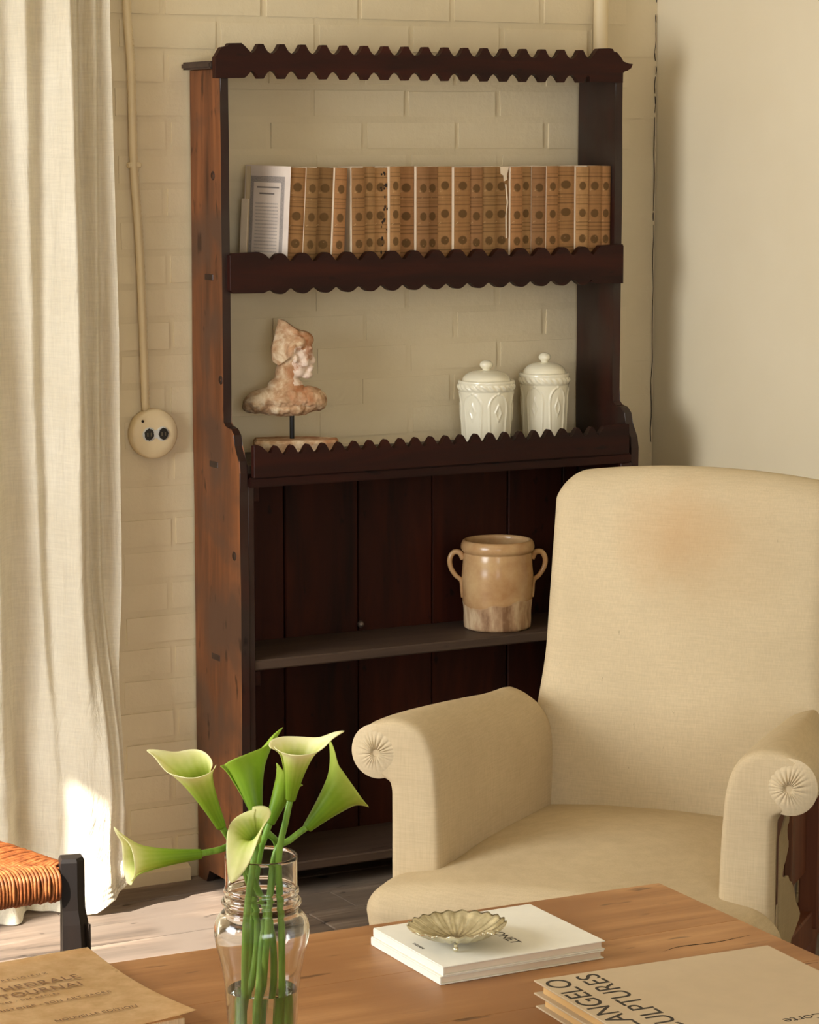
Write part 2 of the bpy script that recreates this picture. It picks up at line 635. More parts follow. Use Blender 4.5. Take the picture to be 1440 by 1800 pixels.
# middle rail
pts = scallop(0, 0, 2.490, 3.250, 15, 1.3865, 1.300, .0195, .013,
              dict(x=2.466, top=[(2.379, 1.304), (2.372, 1.31), (2.372, 1.384), (2.38, 1.388), (2.44, 1.390), (2.455, 1.384)], bot=[(2.450, 1.303), (2.46, 1.307)]),
              dict(top=[(3.285, 1.378), (3.296, 1.388), (3.356, 1.390), (3.358, 1.385), (3.358, 1.301)], bot=[(3.268, 1.306), (3.29, 1.302)]), style=2)
B(fin('scalloped_rail', prism(bmesh.new(), pts, 'Y', YU - .016, YU + .001, .0015), M_DARK))
B(box('shelf', M_SHELF, None, XA + .019, XB - .02, YU + .002, YB - .006, 1.326, 1.346, .002))
# lower rail
pts = scallop(0, 0, 2.438, 3.226, 22, .986, .92, .021, 0,
              dict(x=2.425, top=[(2.386, .921), (2.386, .988), (2.394, .990), (2.405, .986), (2.418, .972)], bot=[(2.387, .921)]),
              dict(top=[(3.245, .970), (3.258, .985), (3.315, .989), (3.326, .988), (3.326, .921)], bot=[]), bottom=False, style=1)
B(fin('scalloped_rail', prism(bmesh.new(), pts, 'Y', YL - .016, YL - .001, .0015), M_DARK))
bm = bmesh.new()
add_box(bm, XA + .020, XB - .022, YL - .006, YL + .012, .898, .9195, .003, 2)
B(fin('bead_moulding', bm, M_DARK))
B(box('shelf', M_SHELF, None, XA + .019, XB - .02, YL + .0125, YB - .006, .925, .945, .002))
B(box('shelf', M_SHELF, None, XA + .019, XB - .02, YL + .006, YB - .018, .503, .525, .003, 1))
B(box('shelf', M_SHELF, None, XA + .019, XB - .02, YL + .004, YB - .018, .050, .071, .003, 1))
for z in (.466, .014):
    pass
for z0_, z1_ in ((.866, .898), (.468, .502)):
    B(box('cleat', M_DARK, None, XA + .0345, XA + .050, YL + .010, YL + .2, z0_, z1_, .002))
    B(box('cleat', M_DARK, None, XB - .036, XB - .0205, YL + .010, YL + .2, z0_, z1_, .002))
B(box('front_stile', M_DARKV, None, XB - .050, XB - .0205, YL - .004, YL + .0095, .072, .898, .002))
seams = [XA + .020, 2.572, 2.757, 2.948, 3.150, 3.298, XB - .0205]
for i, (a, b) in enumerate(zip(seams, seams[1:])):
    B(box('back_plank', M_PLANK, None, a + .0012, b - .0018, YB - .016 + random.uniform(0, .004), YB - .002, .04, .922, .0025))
for x in (XA + .03, 2.80, XB - .07):
    B(box('foot', M_DARK, None, x, x + .035, YL + .02, YL + .055, 0, .0495, .003))
bm = bmesh.new()
bmesh.ops.create_uvsphere(bm, u_segments=12, v_segments=8, radius=.008)
bmesh.ops.translate(bm, verts=bm.verts, vec=(2.757, YB - .024, .540))
B(fin('iron_bolt', bm, plain('grey_iron', srgb(120, 105, 95), .4, .6), None, True))

# ================================================================ pipe, conduit and socket
M_PAINTP = paint('painted_pipe', srgb(224, 204, 164), srgb(216, 196, 156), .45, 8, .1)
o = tag(fin('pipe', lathe(bmesh.new(), [(.0172, 1.60), (.0172, 2.749)], 24, 3.3935, 5.294), M_PAINTP, None, True), 'cream painted vertical pipe rising behind the bookcase top right', 'pipe')
cr = empty('conduit', (2.24, 5.305, 1.06))
tag(cr, 'thin cream painted cable conduit running down the wall to the socket', 'cable')
cpts = [(2.196, 5.299, 2.749), (2.203, 5.299, 2.3), (2.214, 5.299, 1.916), (2.222, 5.299, 1.775), (2.2255, 5.299, 1.572), (2.236, 5.300, 1.403), (2.242, 5.300, 1.197), (2.2455, 5.300, 1.048)]
o = fin('conduit_tube', tube(bmesh.new(), cpts, .0078, 12, 10), M_PAINTP, cr, True)
o.matrix_parent_inverse = Matrix.Translation((-2.24, -5.305, -1.06))
path = catmull([(x + .0075, y + .001, z) for x, y, z in cpts], 60)
tw = []
for i, p in enumerate(path):
    tw.append(p + Vector((math.cos(i * 1.6) * .0009, math.sin(i * 1.6) * .0009, 0)))
bm = bmesh.new()
tube(bm, tw, .0036, 6, 0)
o = fin('twisted_cord', bm, M_PAINTP, cr, True)
o.matrix_parent_inverse = Matrix.Translation((-2.24, -5.305, -1.06))
o = box('clip', M_PAINTP, cr, 2.2140, 2.243, 5.2935, 5.311, 1.566, 1.578, .003)
o.matrix_parent_inverse = Matrix.Translation((-2.24, -5.305, -1.06))

sr = empty('wall_socket', (2.262, 5.309, .998), 0)
tag(sr, 'round cream painted wall socket with two dark outlets below the conduit', 'socket')
bm = bmesh.new()
lathe(bm, [(0, .0265), (.034, .0262), (.050, .0245), (.0535, .020), (.054, .010), (.054, 0), (0, 0)], 48)
o = fin('cover', bm, M_PAINTP, sr, True)
o.rotation_euler = (PI / 2, 0, 0)
bm = bmesh.new()
for sx in (-.0155, .0155):
    lathe(bm, [(.0, .0285), (.013, .0285), (.0155, .0268), (.0155, .024)], 20, sx, 0)
add_box(bm, -.01, .01, -.009, .009, .024, .0282)
o = fin('outlet_surround', bm, M_BASE, sr)
o.rotation_euler = (PI / 2, 0, 0)
M_BAKE = plain('black_bakelite', srgb(32, 30, 26), .35)
for sx in (-.0165, .0165):
    bm = bmesh.new()
    pp = [(math.cos(t * PI / 8) * (.0108 + .0012 * math.sin(t * 2.3 + sx * 100)), math.sin(t * PI / 8) * (.0125 + .001 * math.cos(t * 3.1))) for t in range(16)]
    prism(bm, [(sx + a, b) for a, b in pp], 'Z', .026, .0302, .001)
    o = fin('outlet', bm, M_BAKE, sr)
    o.rotation_euler = (PI / 2, 0, 0)
    bm = bmesh.new()
    for dx in (-.004, .004):
        add_box(bm, sx + dx - .0012, sx + dx + .0012, -.004, .004, .0300, .0309)
    q = fin('contact', bm, plain('dull_brass', srgb(120, 110, 90), .4, .5), o)
o = fin('screw_hole', lathe(bmesh.new(), [(0, .0275), (.003, .0272), (.003, .024)], 10, -.030, .029), M_GAP, sr)
o.rotation_euler = (PI / 2, 0, 0)

# ================================================================ curtain
def curtain():
    bm = bmesh.new()
    ridges = [(1.80, .05, .05), (1.865, .030, .060), (1.975, .016, .040), (2.045, .026, .095), (2.082, .010, .030), (2.108, .011, .050), (2.140, .012, .055)]
    def f(u, v):
        z = 2.74 * (1 - v)
        low = 1 - sm(.05, .55, z)
        xr = 2.146 + .010 * sm(1.9, .9, z) + .012 * math.sin(z * 2.3) * low + .008 * noise.noise(Vector((3, 0, z * 7))) * low
        if z < .16:
            xr += .040 * math.sin(PI * sm(0, 1, 1 - z / .16)) - .070 * (1 - z / .16) ** 2.2
        xr -= .040 * sm(.75, .22, z)
        xl = 1.50
        x = xl + (xr - xl) * u
        lw = sm(.75, .22, z)
        d = .030 + .125 * lw * max(0, min(1, (x - 1.925) / .15)) ** .8
        for k, (c, wd, a) in enumerate(ridges):
            cc = c + .010 * math.sin(z * 1.3 + k) * (k != 3) + .012 * (1 - sm(.3, 1.9, z)) * (1 if k > 3 else .3)
            ww = wd * (1 + .25 * math.sin(z * 2.1 + 2 * k)) * (1 + .6 * low * (k == 3))
            aa = a * (.75 + .25 * math.sin(z * 1.7 + k * 1.9)) * (1 + .15 * low)
            aa *= 1 - .62 * lw * (k >= 2)
            d += aa * math.exp(-((x - cc) / ww) ** 2)
        d += .0045 * noise.noise(Vector((x * 26, 0, z * 3.5))) * (1 + 2.5 * low)
        d += .012 * low * noise.noise(Vector((x * 22 + z * 6, 3, z * 11)))
        d += .0022 * noise.noise(Vector((x * 70, 7, z * 5))) + .0015 * noise.noise(Vector((x * 60, 9, z * 40)))
        if z < .12:
            d += .06 * (1 - z / .12) ** 1.6 * (.6 + .4 * math.sin(x * 14 + 1))
        return (x, YW - .016 - d, max(z, .004 + .003 * math.sin(x * 40)))
    grid(bm, 230, 260, f)
    o = fin('curtain', bm, M_CURT, None, True)
    return tag(o, 'long white linen curtain falling to the floor beside the socket', 'curtain')
curtain()

# ================================================================ bust
M_STONE = NT('weathered_terracotta', .85, .2)
n1 = M_STONE.noise(M_STONE.map(), 26, 5, .65, .4)
n2 = M_STONE.noise(M_STONE.map((1, 1, 1), (3, 1, 2)), 9, 4, .6)
c = M_STONE.ramp(n1, [(.36, srgb(150, 112, 80)), (.5, srgb(184, 148, 112)), (.64, srgb(214, 192, 160))])
c = M_STONE.mix(M_STONE.ramp(n2, [(.50, (0, 0, 0, 1)), (.66, (1, 1, 1, 1))]), c, srgb(174, 112, 72))
M_STONE.col(c).bump(n1, .7, .004)
M_CHALK = NT('chalky_terracotta_face', .85, .2)
n1 = M_CHALK.noise(M_CHALK.map(), 40, 5, .65)
M_CHALK.col(M_CHALK.ramp(n1, [(.38, srgb(184, 138, 108)), (.52, srgb(226, 204, 184))])).bump(n1, .6, .003)
bu = empty('bust', (2.545, 5.195, .945), math.radians(-24))
tag(bu, 'weathered terracotta bust on a black rod and stone slab', 'sculpture')
k = 1 / 790


def hull(bm, pts):
    t = bmesh.new()
    for p in pts: t.verts.new(p)
    bmesh.ops.convex_hull(t, input=t.verts[:])
    me = bpy.data.meshes.new('h'); t.to_mesh(me); t.free()
    bm.from_mesh(me); bpy.data.meshes.remove(me)


def ell(bm, c, r, rot=0, seg=20):
    m = Matrix.Translation(c) @ Matrix.Rotation(rot, 4, 'Y') @ Matrix.Diagonal((*r, 1))
    bmesh.ops.create_uvsphere(bm, u_segments=seg, v_segments=14, radius=1, matrix=m)


def Q(px, pz, y=0):  # bust plan in its own frame, 790 px per metre of the photo's scale
    return ((px - 505) * k, y * k, (772 - pz) * k)


bm = bmesh.new()
ell(bm, Q(526, 620), (.0290, .026, .044), .12)                 # face
ell(bm, Q(516, 604), (.036, .031, .034), .0)                   # skull
ell(bm, Q(533, 596), (.0230, .0245, .0190), .25)                # brow hair
hull(bm, [Q(491, 560, a) for a in (-4, 4)] + [Q(478, 612, a) for a in (-15, 15)] + [Q(479, 632, a) for a in (-13, 13)] + [Q(490, 640, a) for a in (-18, 18)] + [Q(524, 580, a) for a in (-17, 17)] + [Q(516, 622, a) for a in (-25, 25)] + [Q(502, 564, a) for a in (-7, 7)])
hull(bm, [Q(546, 612, a) for a in (-2, 2)] + [Q(554.5, 632, a) for a in (-2.5, 2.5)] + [Q(552, 637, a) for a in (-4, 4)] + [Q(538, 638, a) for a in (-7, 7)] + [Q(538, 608, a) for a in (-5, 5)])   # nose
ell(bm, Q(546, 643.5), (.0070, .009, .0036))                   # lips
ell(bm, Q(545, 648.5), (.0066, .008, .0036))
ell(bm, Q(539, 657), (.0125, .011, .0085))                     # chin
ell(bm, Q(522, 648), (.022, .019, .015), .5)                   # jaw
for s in (-1, 1):
    ell(bm, Q(543, 611, 9 * s), (.008, .0085, .0036))          # brows
    ell(bm, Q(541, 618.5, 9 * s), (.0062, .005, .0036))        # eyes
    ell(bm, Q(536, 634, 14 * s), (.009, .007, .011))           # cheeks
    ell(bm, Q(518, 628, 23 * s), (.006, .005, .010))           # ears
    ell(bm, Q(524, 600, 20 * s), (.015, .010, .015))           # curls over the ear
    ell(bm, Q(512, 612, 25 * s), (.010, .008, .018), .3)
ell(bm, Q(504, 655), (.0255, .022, .040), .12)                 # neck
ell(bm, Q(502, 678), (.040, .030, .026))
ell(bm, Q(500, 697), (.078, .042, .028))                       # chest
ell(bm, Q(459, 702), (.040, .034, .026), -.30)                 # shoulders
ell(bm, Q(546, 698), (.036, .034, .027), .25)
ell(bm, Q(503, 715), (.062, .038, .016))
bmesh.ops.recalc_face_normals(bm, faces=bm.faces[:])
tmp = fin('tmpbust', bm, None)
md = tmp.modifiers.new('r', 'REMESH'); md.mode = 'VOXEL'; md.voxel_size = .0022
md = tmp.modifiers.new('s', 'SMOOTH'); md.iterations = 2
dg = bpy.context.evaluated_depsgraph_get()
me = bpy.data.meshes.new_from_object(tmp.evaluated_get(dg))
bpy.data.objects.remove(tmp)
for v in me.vertices:
    pass
    a = .0026 * (1 - sm(.085, .125, v.co.z)) + .0009
    v.co += v.normal * (a * noise.noise(v.co * 60) + a * .7 * noise.noise(v.co * 140))
me.materials.clear()
head = link('bust_figure', me, [M_STONE.m, M_CHALK.m], bu, True)
for p in me.polygons:
    c = p.center
    if c.z > .125 and c.x > .012 + .006 * noise.noise(c * 90) and c.z < .205 + .01 * noise.noise(c * 70): p.material_index = 1
head.name = 'figure'
head.location = (-.010, 0, .030)
o = fin('rod', lathe(bmesh.new(), [(0, .03), (.0052, .03), (.0052, .110), (0, .110)], 16), plain('black_metal', srgb(22, 18, 16), .4, .3), bu, False)
bm = bmesh.new()
prism(bm, [(-.082, -.045), (-.02, -.055), (.06, -.05), (.098, -.038), (.102, .02), (.05, .046), (-.03, .05), (-.085, .035)], 'Z', 0, .037, .006)
bmesh.ops.triangulate(bm, faces=bm.faces[:])
bmesh.ops.subdivide_edges(bm, edges=bm.edges[:], cuts=2, use_grid_fill=True)
for v in bm.verts:
    v.co += Vector((noise.noise(v.co * 50), noise.noise(v.co * 50 + Vector((5, 5, 5))), 0)) * .003
fin('stone_slab', bm, M_STONE.m, bu)

# ================================================================ ceramic jars
M_CER = NT('cream_glazed_ceramic', .22, .5)
M_CER.col(srgb(238, 230, 204))
M_CER.b.inputs['Coat Weight'].default_value = .4


def jar(x, y, R, H, label, th0):
    r0 = tag(empty('lidded_jar', (x, y, .946)), label, 'jar', None)
    zs = [i / 90 for i in range(91)]
    prof = [(0, 0), (R * .80, 0), (R * .83, .002)]
    hb = H * .745
    for t in zs[2:]:
        z = hb * t
        r = R * (.83 + .12 * t ** .7)
        if t > .84:
            r = R * (.955 + .045 * math.sin(PI * min(1, (t - .84) / .13)) + (.03 if t > .965 else 0))
        prof.append((r, z))
    prof += [(R * .93, hb + .0015), (R * .86, hb), (R * .84, hb - .01), (R * .80, hb * .5), (0, hb * .45)]

    def fr(th, z, i):
        t = z / hb
        if i > 92 or i < 3: return 0
        d = 0
        if .855 < t < .955:
            d += .0016 * math.sin(26 * th + (t - .9) * 55) * math.sin(PI * (t - .855) / .1)
        if t < .83:
            u = ((th - th0) / (2 * PI) * 6) % 1 - .5
            uu = abs(u)
            top = .80 - .0
            # pointed-round arch outline
            if t > .58: wv = .36 * math.sqrt(max(0, 1 - ((t - .58) / (top - .58)) ** 2))
            else: wv = .36 - .05 * (.58 - t) / .58
            e = uu - wv
            d += .0022 * math.exp(-(e / .035) ** 2)
            dia = abs(u) / .12 + abs(t - .50) / .13
            d += .0016 * math.exp(-((dia - 1) / .25) ** 2)
        return d
    bm = bmesh.new()
    lathe(bm, prof, 220, fr=fr)
    fin('body', bm, M_CER.m, r0, True)
    lp = []
    for i in range(15):
        a = i / 14
        lp.append((R * .845 * math.cos(a * PI / 2 * .86), hb - .002 + H * .135 * math.sin(a * PI / 2)))
    kz = hb + H * .128
    kn = [(R * .13, kz), (R * .16, kz + .004), (R * .23, kz + .008), (R * .235, kz + .013), (R * .19, kz + .018), (R * .10, kz + .021), (0, kz + .022)]
    bm = bmesh.new()
    lathe(bm, [(0, hb - .004), (R * .80, hb - .004)] + lp[:-1] + kn[:1], 64)
    ld = fin('lid', bm, M_CER.m, r0, True)
    bm = bmesh.new()
    lathe(bm, kn, 32)
    fin('knob', bm, M_CER.m, ld, True)


jar(3.049, 5.222, .0655, .187, 'wider cream lidded jar, left of the pair beside the right upright', 4.15)
jar(3.206, 5.226, .0590, .200, 'slimmer taller cream lidded jar next to the dark right upright', 4.25)

# ================================================================ stoneware crock
M_CROCK = NT('tan_glazed_stoneware', .22, .5)
nz = M_CROCK.noise(M_CROCK.map(), 12, 5, .6)
nf = M_CROCK.noise(M_CROCK.map((1, 1, .3)), 30, 5, .6)
glz = M_CROCK.ramp(nz, [(.35, srgb(176, 132, 88)), (.65, srgb(206, 170, 122))])
raw = M_CROCK.ramp(nf, [(.38, srgb(128, 92, 60)), (.5, srgb(176, 140, 104)), (.62, srgb(206, 178, 140))])
sepn = M_CROCK.n('ShaderNodeSeparateXYZ')
M_CROCK.l(M_CROCK.tc.outputs['Object'], sepn.inputs[0])
hz = M_CROCK.math('ADD', sepn.outputs[2], M_CROCK.math('MULTIPLY', M_CROCK.noise(M_CROCK.map((1, 1, .2)), 5.5, 4), -.085))
lowm = M_CROCK.ramp(hz, [(.012, (1, 1, 1, 1)), (.0135, (0, 0, 0, 1))])
edge = M_CROCK.ramp(hz, [(.0115, (0, 0, 0, 1)), (.0135, (1, 1, 1, 1)), (.016, (0, 0, 0, 1))])
cc = M_CROCK.mix(lowm, glz, raw)
cc = M_CROCK.mix(M_CROCK.math('MULTIPLY', edge, .6), cc, srgb(120, 82, 48))
M_CROCK.col(cc)
M_CROCK.l(M_CROCK.math('ADD', M_CROCK.math('MULTIPLY', lowm, .5), .22), M_CROCK.b.inputs['Roughness'])
M_CROCK.bump(nz, .15, .003)
ck = empty('crock', (3.050, 5.170, .5255), 0)
tag(ck, 'tan glazed stoneware crock with two side handles on the dark lower shelf', 'crock')
bm = bmesh.new()
Rk = .0775
prof = [(0, .0), (.071, 0), (.0755, .003), (.0765, .02), (.078, .05), (.0805, .09), (.081, .125), (.079, .155), (.0765, .170), (.0765, .174), (.0805, .178), (.0835, .184), (.0835, .192), (.080, .200), (.0745, .2025), (.071, .198), (.071, .185), (.074, .15), (.074, .02), (0, .012)]
P2 = catmull([(r, 0, z) for r, z in prof[2:-2]], 4)
lathe(bm, prof[:2] + [(p.x, p.z) for p in P2] + prof[-2:], 72, fr=lambda th, z, i: .0008 * math.sin(2 * th + 1) + .0006 * math.sin(z * 120))
fin('pot', bm, M_CROCK.m, ck, True)
for s in (-1, 1):
    bm = bmesh.new()
    a = math.radians(-26)
    dx, dy = math.cos(a) * s, math.sin(a) * s
    pts = [(dx * r, dy * r, z) for r, z in ((.078, .158), (.086, .172), (.100, .173), (.1085, .158), (.106, .138), (.095, .120), (.0825, .108), (.080, .085), (.0785, .070))]
    tube(bm, pts, lambda t: .0068 - .0022 * t, 10, 8)
    fin('handle', bm, M_CROCK.m, ck, True)
# ================================================================ paper-bound books on the shelf
M_PAGE = NT('uncut_page_edges', .9, .1)
pn = M_PAGE.noise(M_PAGE.map((1, 1, .02)), 500, 2)
M_PAGE.col(M_PAGE.ramp(pn, [(.3, srgb(196, 172, 132)), (.7, srgb(230, 210, 174))]))
M_CREAM = plain('cream_paper_cover', srgb(226, 206, 178), .8)


def spine_mat():
    m = NT('printed_kraft_spine', .75, .25)
    uv = m.n('ShaderNodeSeparateXYZ')
    m.l(m.tc.outputs['UV'], uv.inputs[0])
    u, v = uv.outputs[0], uv.outputs[1]
    oi = m.n('ShaderNodeObjectInfo').outputs['Random']
    base = m.ramp(oi, [(0, srgb(150, 108, 66)), (.3, srgb(176, 134, 88)), (.55, srgb(132, 100, 62)), (.75, srgb(168, 120, 76)), (1, srgb(142, 104, 70))])
    n = m.noise(m.map((1, 1, .4)), 60, 4, .6)
    c = m.mix(m.ramp(n, [(.35, (0, 0, 0, 1)), (.7, (1, 1, 1, 1))]), base, m.mix(.35, base, srgb(120, 84, 48)))
    ink = srgb(84, 60, 28)
    jit = m.math('MULTIPLY', m.math('SUBTRACT', oi, .5), .03)
    vv = m.math('ADD', v, jit)
    for cv in (.80, .52, .255):
        dv = m.math('MULTIPLY', m.math('SUBTRACT', vv, cv), 6.6)
        du = m.math('SUBTRACT', u, .5)
        d = m.math('SQRT', m.math('ADD', m.math('MULTIPLY', du, du), m.math('MULTIPLY', dv, dv)))
        c = m.mix(m.math('MULTIPLY', m.ramp(d, [(.25, (1, 1, 1, 1)), (.32, (0, 0, 0, 1))]), .85), c, ink)
        dd = m.math('ABSOLUTE', dv)
        c = m.mix(m.math('MULTIPLY', m.ramp(m.math('ABSOLUTE', m.math('SUBTRACT', dd, .62)), [(.02, (1, 1, 1, 1)), (.05, (0, 0, 0, 1))]), .6), c, ink)
        c = m.mix(m.math('MULTIPLY', m.ramp(m.math('ABSOLUTE', m.math('SUBTRACT', dd, .86)), [(.015, (1, 1, 1, 1)), (.04, (0, 0, 0, 1))]), .35), c, ink)
    # faint printed lines between
    st = m.math('SINE', m.math('MULTIPLY', vv, 210))
    c = m.mix(m.math('MULTIPLY', m.ramp(st, [(.75, (0, 0, 0, 1)), (1, (1, 1, 1, 1))]), .13), c, ink)
    wn = m.noise(m.map((1, 1, 1), (5, 5, 5)), 45, 3, .6)
    c = m.mix(m.math('MULTIPLY', m.ramp(wn, [(.66, (0, 0, 0, 1)), (.72, (1, 1, 1, 1))]), .5), c, srgb(214, 180, 130))
    m.col(c)
    m.bump(n, .3, .001)
    return m.m


M_SPINE = spine_mat()
SZ = 1.347


def shelf_book(xl, xr, yf, lean, depth, h, label, rz=0, cover=None, grp=None):
    """spine faces the room; lean tilts the top towards +X"""
    wd = xr - xl
    r0 = empty('paperback_book', (xl, yf, SZ), rz)
    r0.rotation_euler = (0, lean, rz)
    tag(r0, label, 'book', grp)
    bm = bmesh.new()
    # spine: gently rounded sheet with real thickness
    uvl = bm.loops.layers.uv.new()
    n = 6
    pts = [(wd * i / n, -.0022 * math.sin(PI * i / n) ** .6) for i in range(n + 1)]
    A = [bm.verts.new((x, y, 0)) for x, y in pts]
    Bv = [bm.verts.new((x, y, h)) for x, y in pts]
    Cc = [bm.verts.new((x, .0035, 0)) for x, y in pts]
    D = [bm.verts.new((x, .0035, h)) for x, y in pts]
    for i in range(n):
        f = bm.faces.new((A[i], A[i + 1], Bv[i + 1], Bv[i]))
        for lp, (u, v) in zip(f.loops, ((i / n, 0), ((i + 1) / n, 0), ((i + 1) / n, 1), (i / n, 1))):
            lp[uvl].uv = (u, v)
        bm.faces.new((Bv[i], Bv[i + 1], D[i + 1], D[i])); bm.faces.new((A[i + 1], A[i], Cc[i], Cc[i + 1])); bm.faces.new((Cc[i], D[i], D[i + 1], Cc[i + 1]))
    bm.faces.new((A[0], Bv[0], D[0], Cc[0])); bm.faces.new((A[n], Cc[n], D[n], Bv[n]))
    fin('spine', bm, M_SPINE, r0)
    t = .0009
    for x in (0, wd - t):
        box('cover_board', cover or M_CREAM, r0, x, x + t, .0036, depth, .0, h)
    box('page_block', M_PAGE, r0, t + .0002, wd - t - .0002, .0036, depth - .003, .001, h - .002 - random.uniform(0, .002), .0005, 1, .0004)
    return r0


ed = [(2.5301, 2.564), (2.568, 2.5967), (2.5967, 2.6309), (2.6364, 2.6654), (2.6751, 2.7015), (2.7056, 2.7335), (2.7335, 2.7616), (2.7686, 2.7939), (2.7939, 2.8279), (2.835, 2.8635), (2.8649, 2.8921), (2.8936, 2.9224), (2.9296, 2.9629), (2.9687, 2.9978), (3.0022, 3.0358), (3.0373, 3.0697), (3.0756, 3.1052), (3.1052, 3.1305), (3.1335, 3.1634), (3.1694, 3.1949), (3.198, 3.2297), (3.2448, 3.2707), (3.2768, 3.3089), (3.3135, 3.3405)]
desc = {0: 'first paper-bound book with a spine, leaning, right of the grey printed cover',
        1: 'second leaning book, brown printed spine beside the thin pale stripe',
        2: 'third leaning book, brown spine touching its left neighbour',
        3: 'fourth leaning book, last tilted one before the dark gap',
        4: 'upright book with a broad pale cover edge right of the dark gap',
        5: 'narrow ochre spine second right of the dark gap',
        6: 'battered book with a torn, dark-flecked spine in the left half',
        7: 'tan spine directly right of the battered flecked book',
        8: 'wide plain orange-tan spine, second right of the battered flecked book',
        9: 'tan spine right of the long pale stripe above the left pair of scallops',
        10: 'tan spine second right of the long pale stripe near the row\'s middle',
        11: 'darker tan spine just left of the pale stripe at the row\'s middle',
        12: 'tan spine just right of the pale stripe at the row\'s middle',
        13: 'tan spine second right of the pale stripe at the row\'s middle',
        14: 'faded tan spine immediately left of the torn one, right of the row\'s middle',
        15: 'torn spine with a ragged cream strip hanging from its top',
        16: 'orange-tan spine right of the torn one with the ragged strip',
        17: 'narrow dark tan spine second right of the torn ragged one',
        18: 'narrow tan spine sixth from the right end of the row',
        19: 'tan spine fifth from the right end of the row',
        20: 'dull tan spine just left of the widest cream stripe near the right end',
        21: 'tan spine just right of the widest cream stripe near the right end',
        22: 'last but one book in the row, tan spine by the dark upright',
        23: 'last book in the row, rightmost spine against the dark upright'}
yoff = [0] * 24
for i in range(24):
    gap = ed[i][0] - (ed[i - 1][1] if i else 2.5301)
    yoff[i] = -gap / .56 if gap > .0025 else random.uniform(-.001, .001)
for i, (a, b) in enumerate(ed):
    nxt = ed[i + 1][0] if i < 23 else b
    yf = 5.1715 + max(yoff[i], -.014)
    lean = (.055, .052, .050, .046)[i] if i < 4 else .0
    if i < 4:
        a -= .0098 - i * .0002; nxt -= .0098
    if i == 3: nxt = b - .010
    h = .222 - .0006 * i * .1 + random.uniform(-.0015, .0015)
    o = shelf_book(a + .0002, nxt - .0004, yf, lean if i < 4 else -.004 * (i == 4), .122, h - .002, desc[i], 0, grp=None)
    o['group'] = 'paper-bound books on the upper shelf'
    if i == 15:
        bm = bmesh.new()
        wdt = nxt - a
        prism(bm, [(wdt * .35, .219), (wdt * .95, .219), (wdt * .80, .200), (wdt * .84, .190), (wdt * .62, .187), (wdt * .58, .2), (wdt * .40, .203)], 'Y', -.0042, -.0026)
        fin('torn_paper', bm, M_CREAM, o)
        bm = bmesh.new()
        prism(bm, [(wdt * .70, .18), (wdt * .78, .18), (wdt * .90, .14), (wdt * .80, .115), (wdt * .84, .06), (wdt * .76, .06), (wdt * .74, .11), (wdt * .82, .14)], 'Y', -.0042, -.0026)
        fin('torn_paper', bm, M_CREAM, o)
    if i == 6:
        for q in range(26):
            bm = bmesh.new()
            bmesh.ops.create_icosphere(bm, subdivisions=1, radius=1)
            sc = random.uniform(.0012, .0032)
            bmesh.ops.transform(bm, verts=bm.verts, matrix=Matrix.Translation((random.uniform(.5, .95) * (nxt - a), -.002, random.uniform(.01, .21))) @ Matrix.Diagonal((sc, .0009, sc * random.uniform(1, 2.2), 1)))
            if q == 0: acc = bmesh.new()
            me = bpy.data.meshes.new('t'); bm.to_mesh(me); bm.free(); acc.from_mesh(me); bpy.data.meshes.remove(me)
        f_ = fin('worn_holes', acc, M_GAP, o)
        f_['kind'] = 'stuff'

# the leftmost one, turned so its printed cover shows
M_COVP = NT('grey_printed_cover', .8, .15)
uv = M_COVP.n('ShaderNodeSeparateXYZ')
M_COVP.l(M_COVP.tc.outputs['UV'], uv.inputs[0])
u, v = uv.outputs[0], uv.outputs[1]


def inrect(m, u, v, u0, u1, v0, v1):
    a = m.math('MULTIPLY', m.math('GREATER_THAN', u, u0), m.math('LESS_THAN', u, u1))
    b = m.math('MULTIPLY', m.math('GREATER_THAN', v, v0), m.math('LESS_THAN', v, v1))
    return m.math('MULTIPLY', a, b)


pa = M_COVP.noise(M_COVP.map(), 14, 3)
c = M_COVP.ramp(pa, [(.3, srgb(206, 190, 176)), (.7, srgb(224, 208, 192))])
g1 = inrect(M_COVP, u, v, .12, .88, .05, .90)
g2 = inrect(M_COVP, u, v, .20, .80, .115, .84)
tx = M_COVP.noise(M_COVP.map(), 420, 2)
bord = M_COVP.math('SUBTRACT', g1, g2)
c = M_COVP.mix(M_COVP.math('MULTIPLY', bord, M_COVP.math('ADD', .4, M_COVP.math('MULTIPLY', tx, .6))), c, srgb(118, 110, 108))
lines = M_COVP.ramp(M_COVP.math('SINE', M_COVP.math('MULTIPLY', v, 190)), [(.1, (0, 0, 0, 1)), (.5, (1, 1, 1, 1))])
body = inrect(M_COVP, u, v, .25, .75, .15, .66)
c = M_COVP.mix(M_COVP.math('MULTIPLY', M_COVP.math('MULTIPLY', body, lines), M_COVP.math('MULTIPLY', tx, .75)), c, srgb(120, 112, 112))
for (a0, a1, b0, b1) in ((.27, .76, .785, .80), (.33, .66, .725, .74)):
    c = M_COVP.mix(M_COVP.math('MULTIPLY', inrect(M_COVP, u, v, a0, a1, b0, b1), .8), c, srgb(80, 72, 72))
M_COVP.col(c)
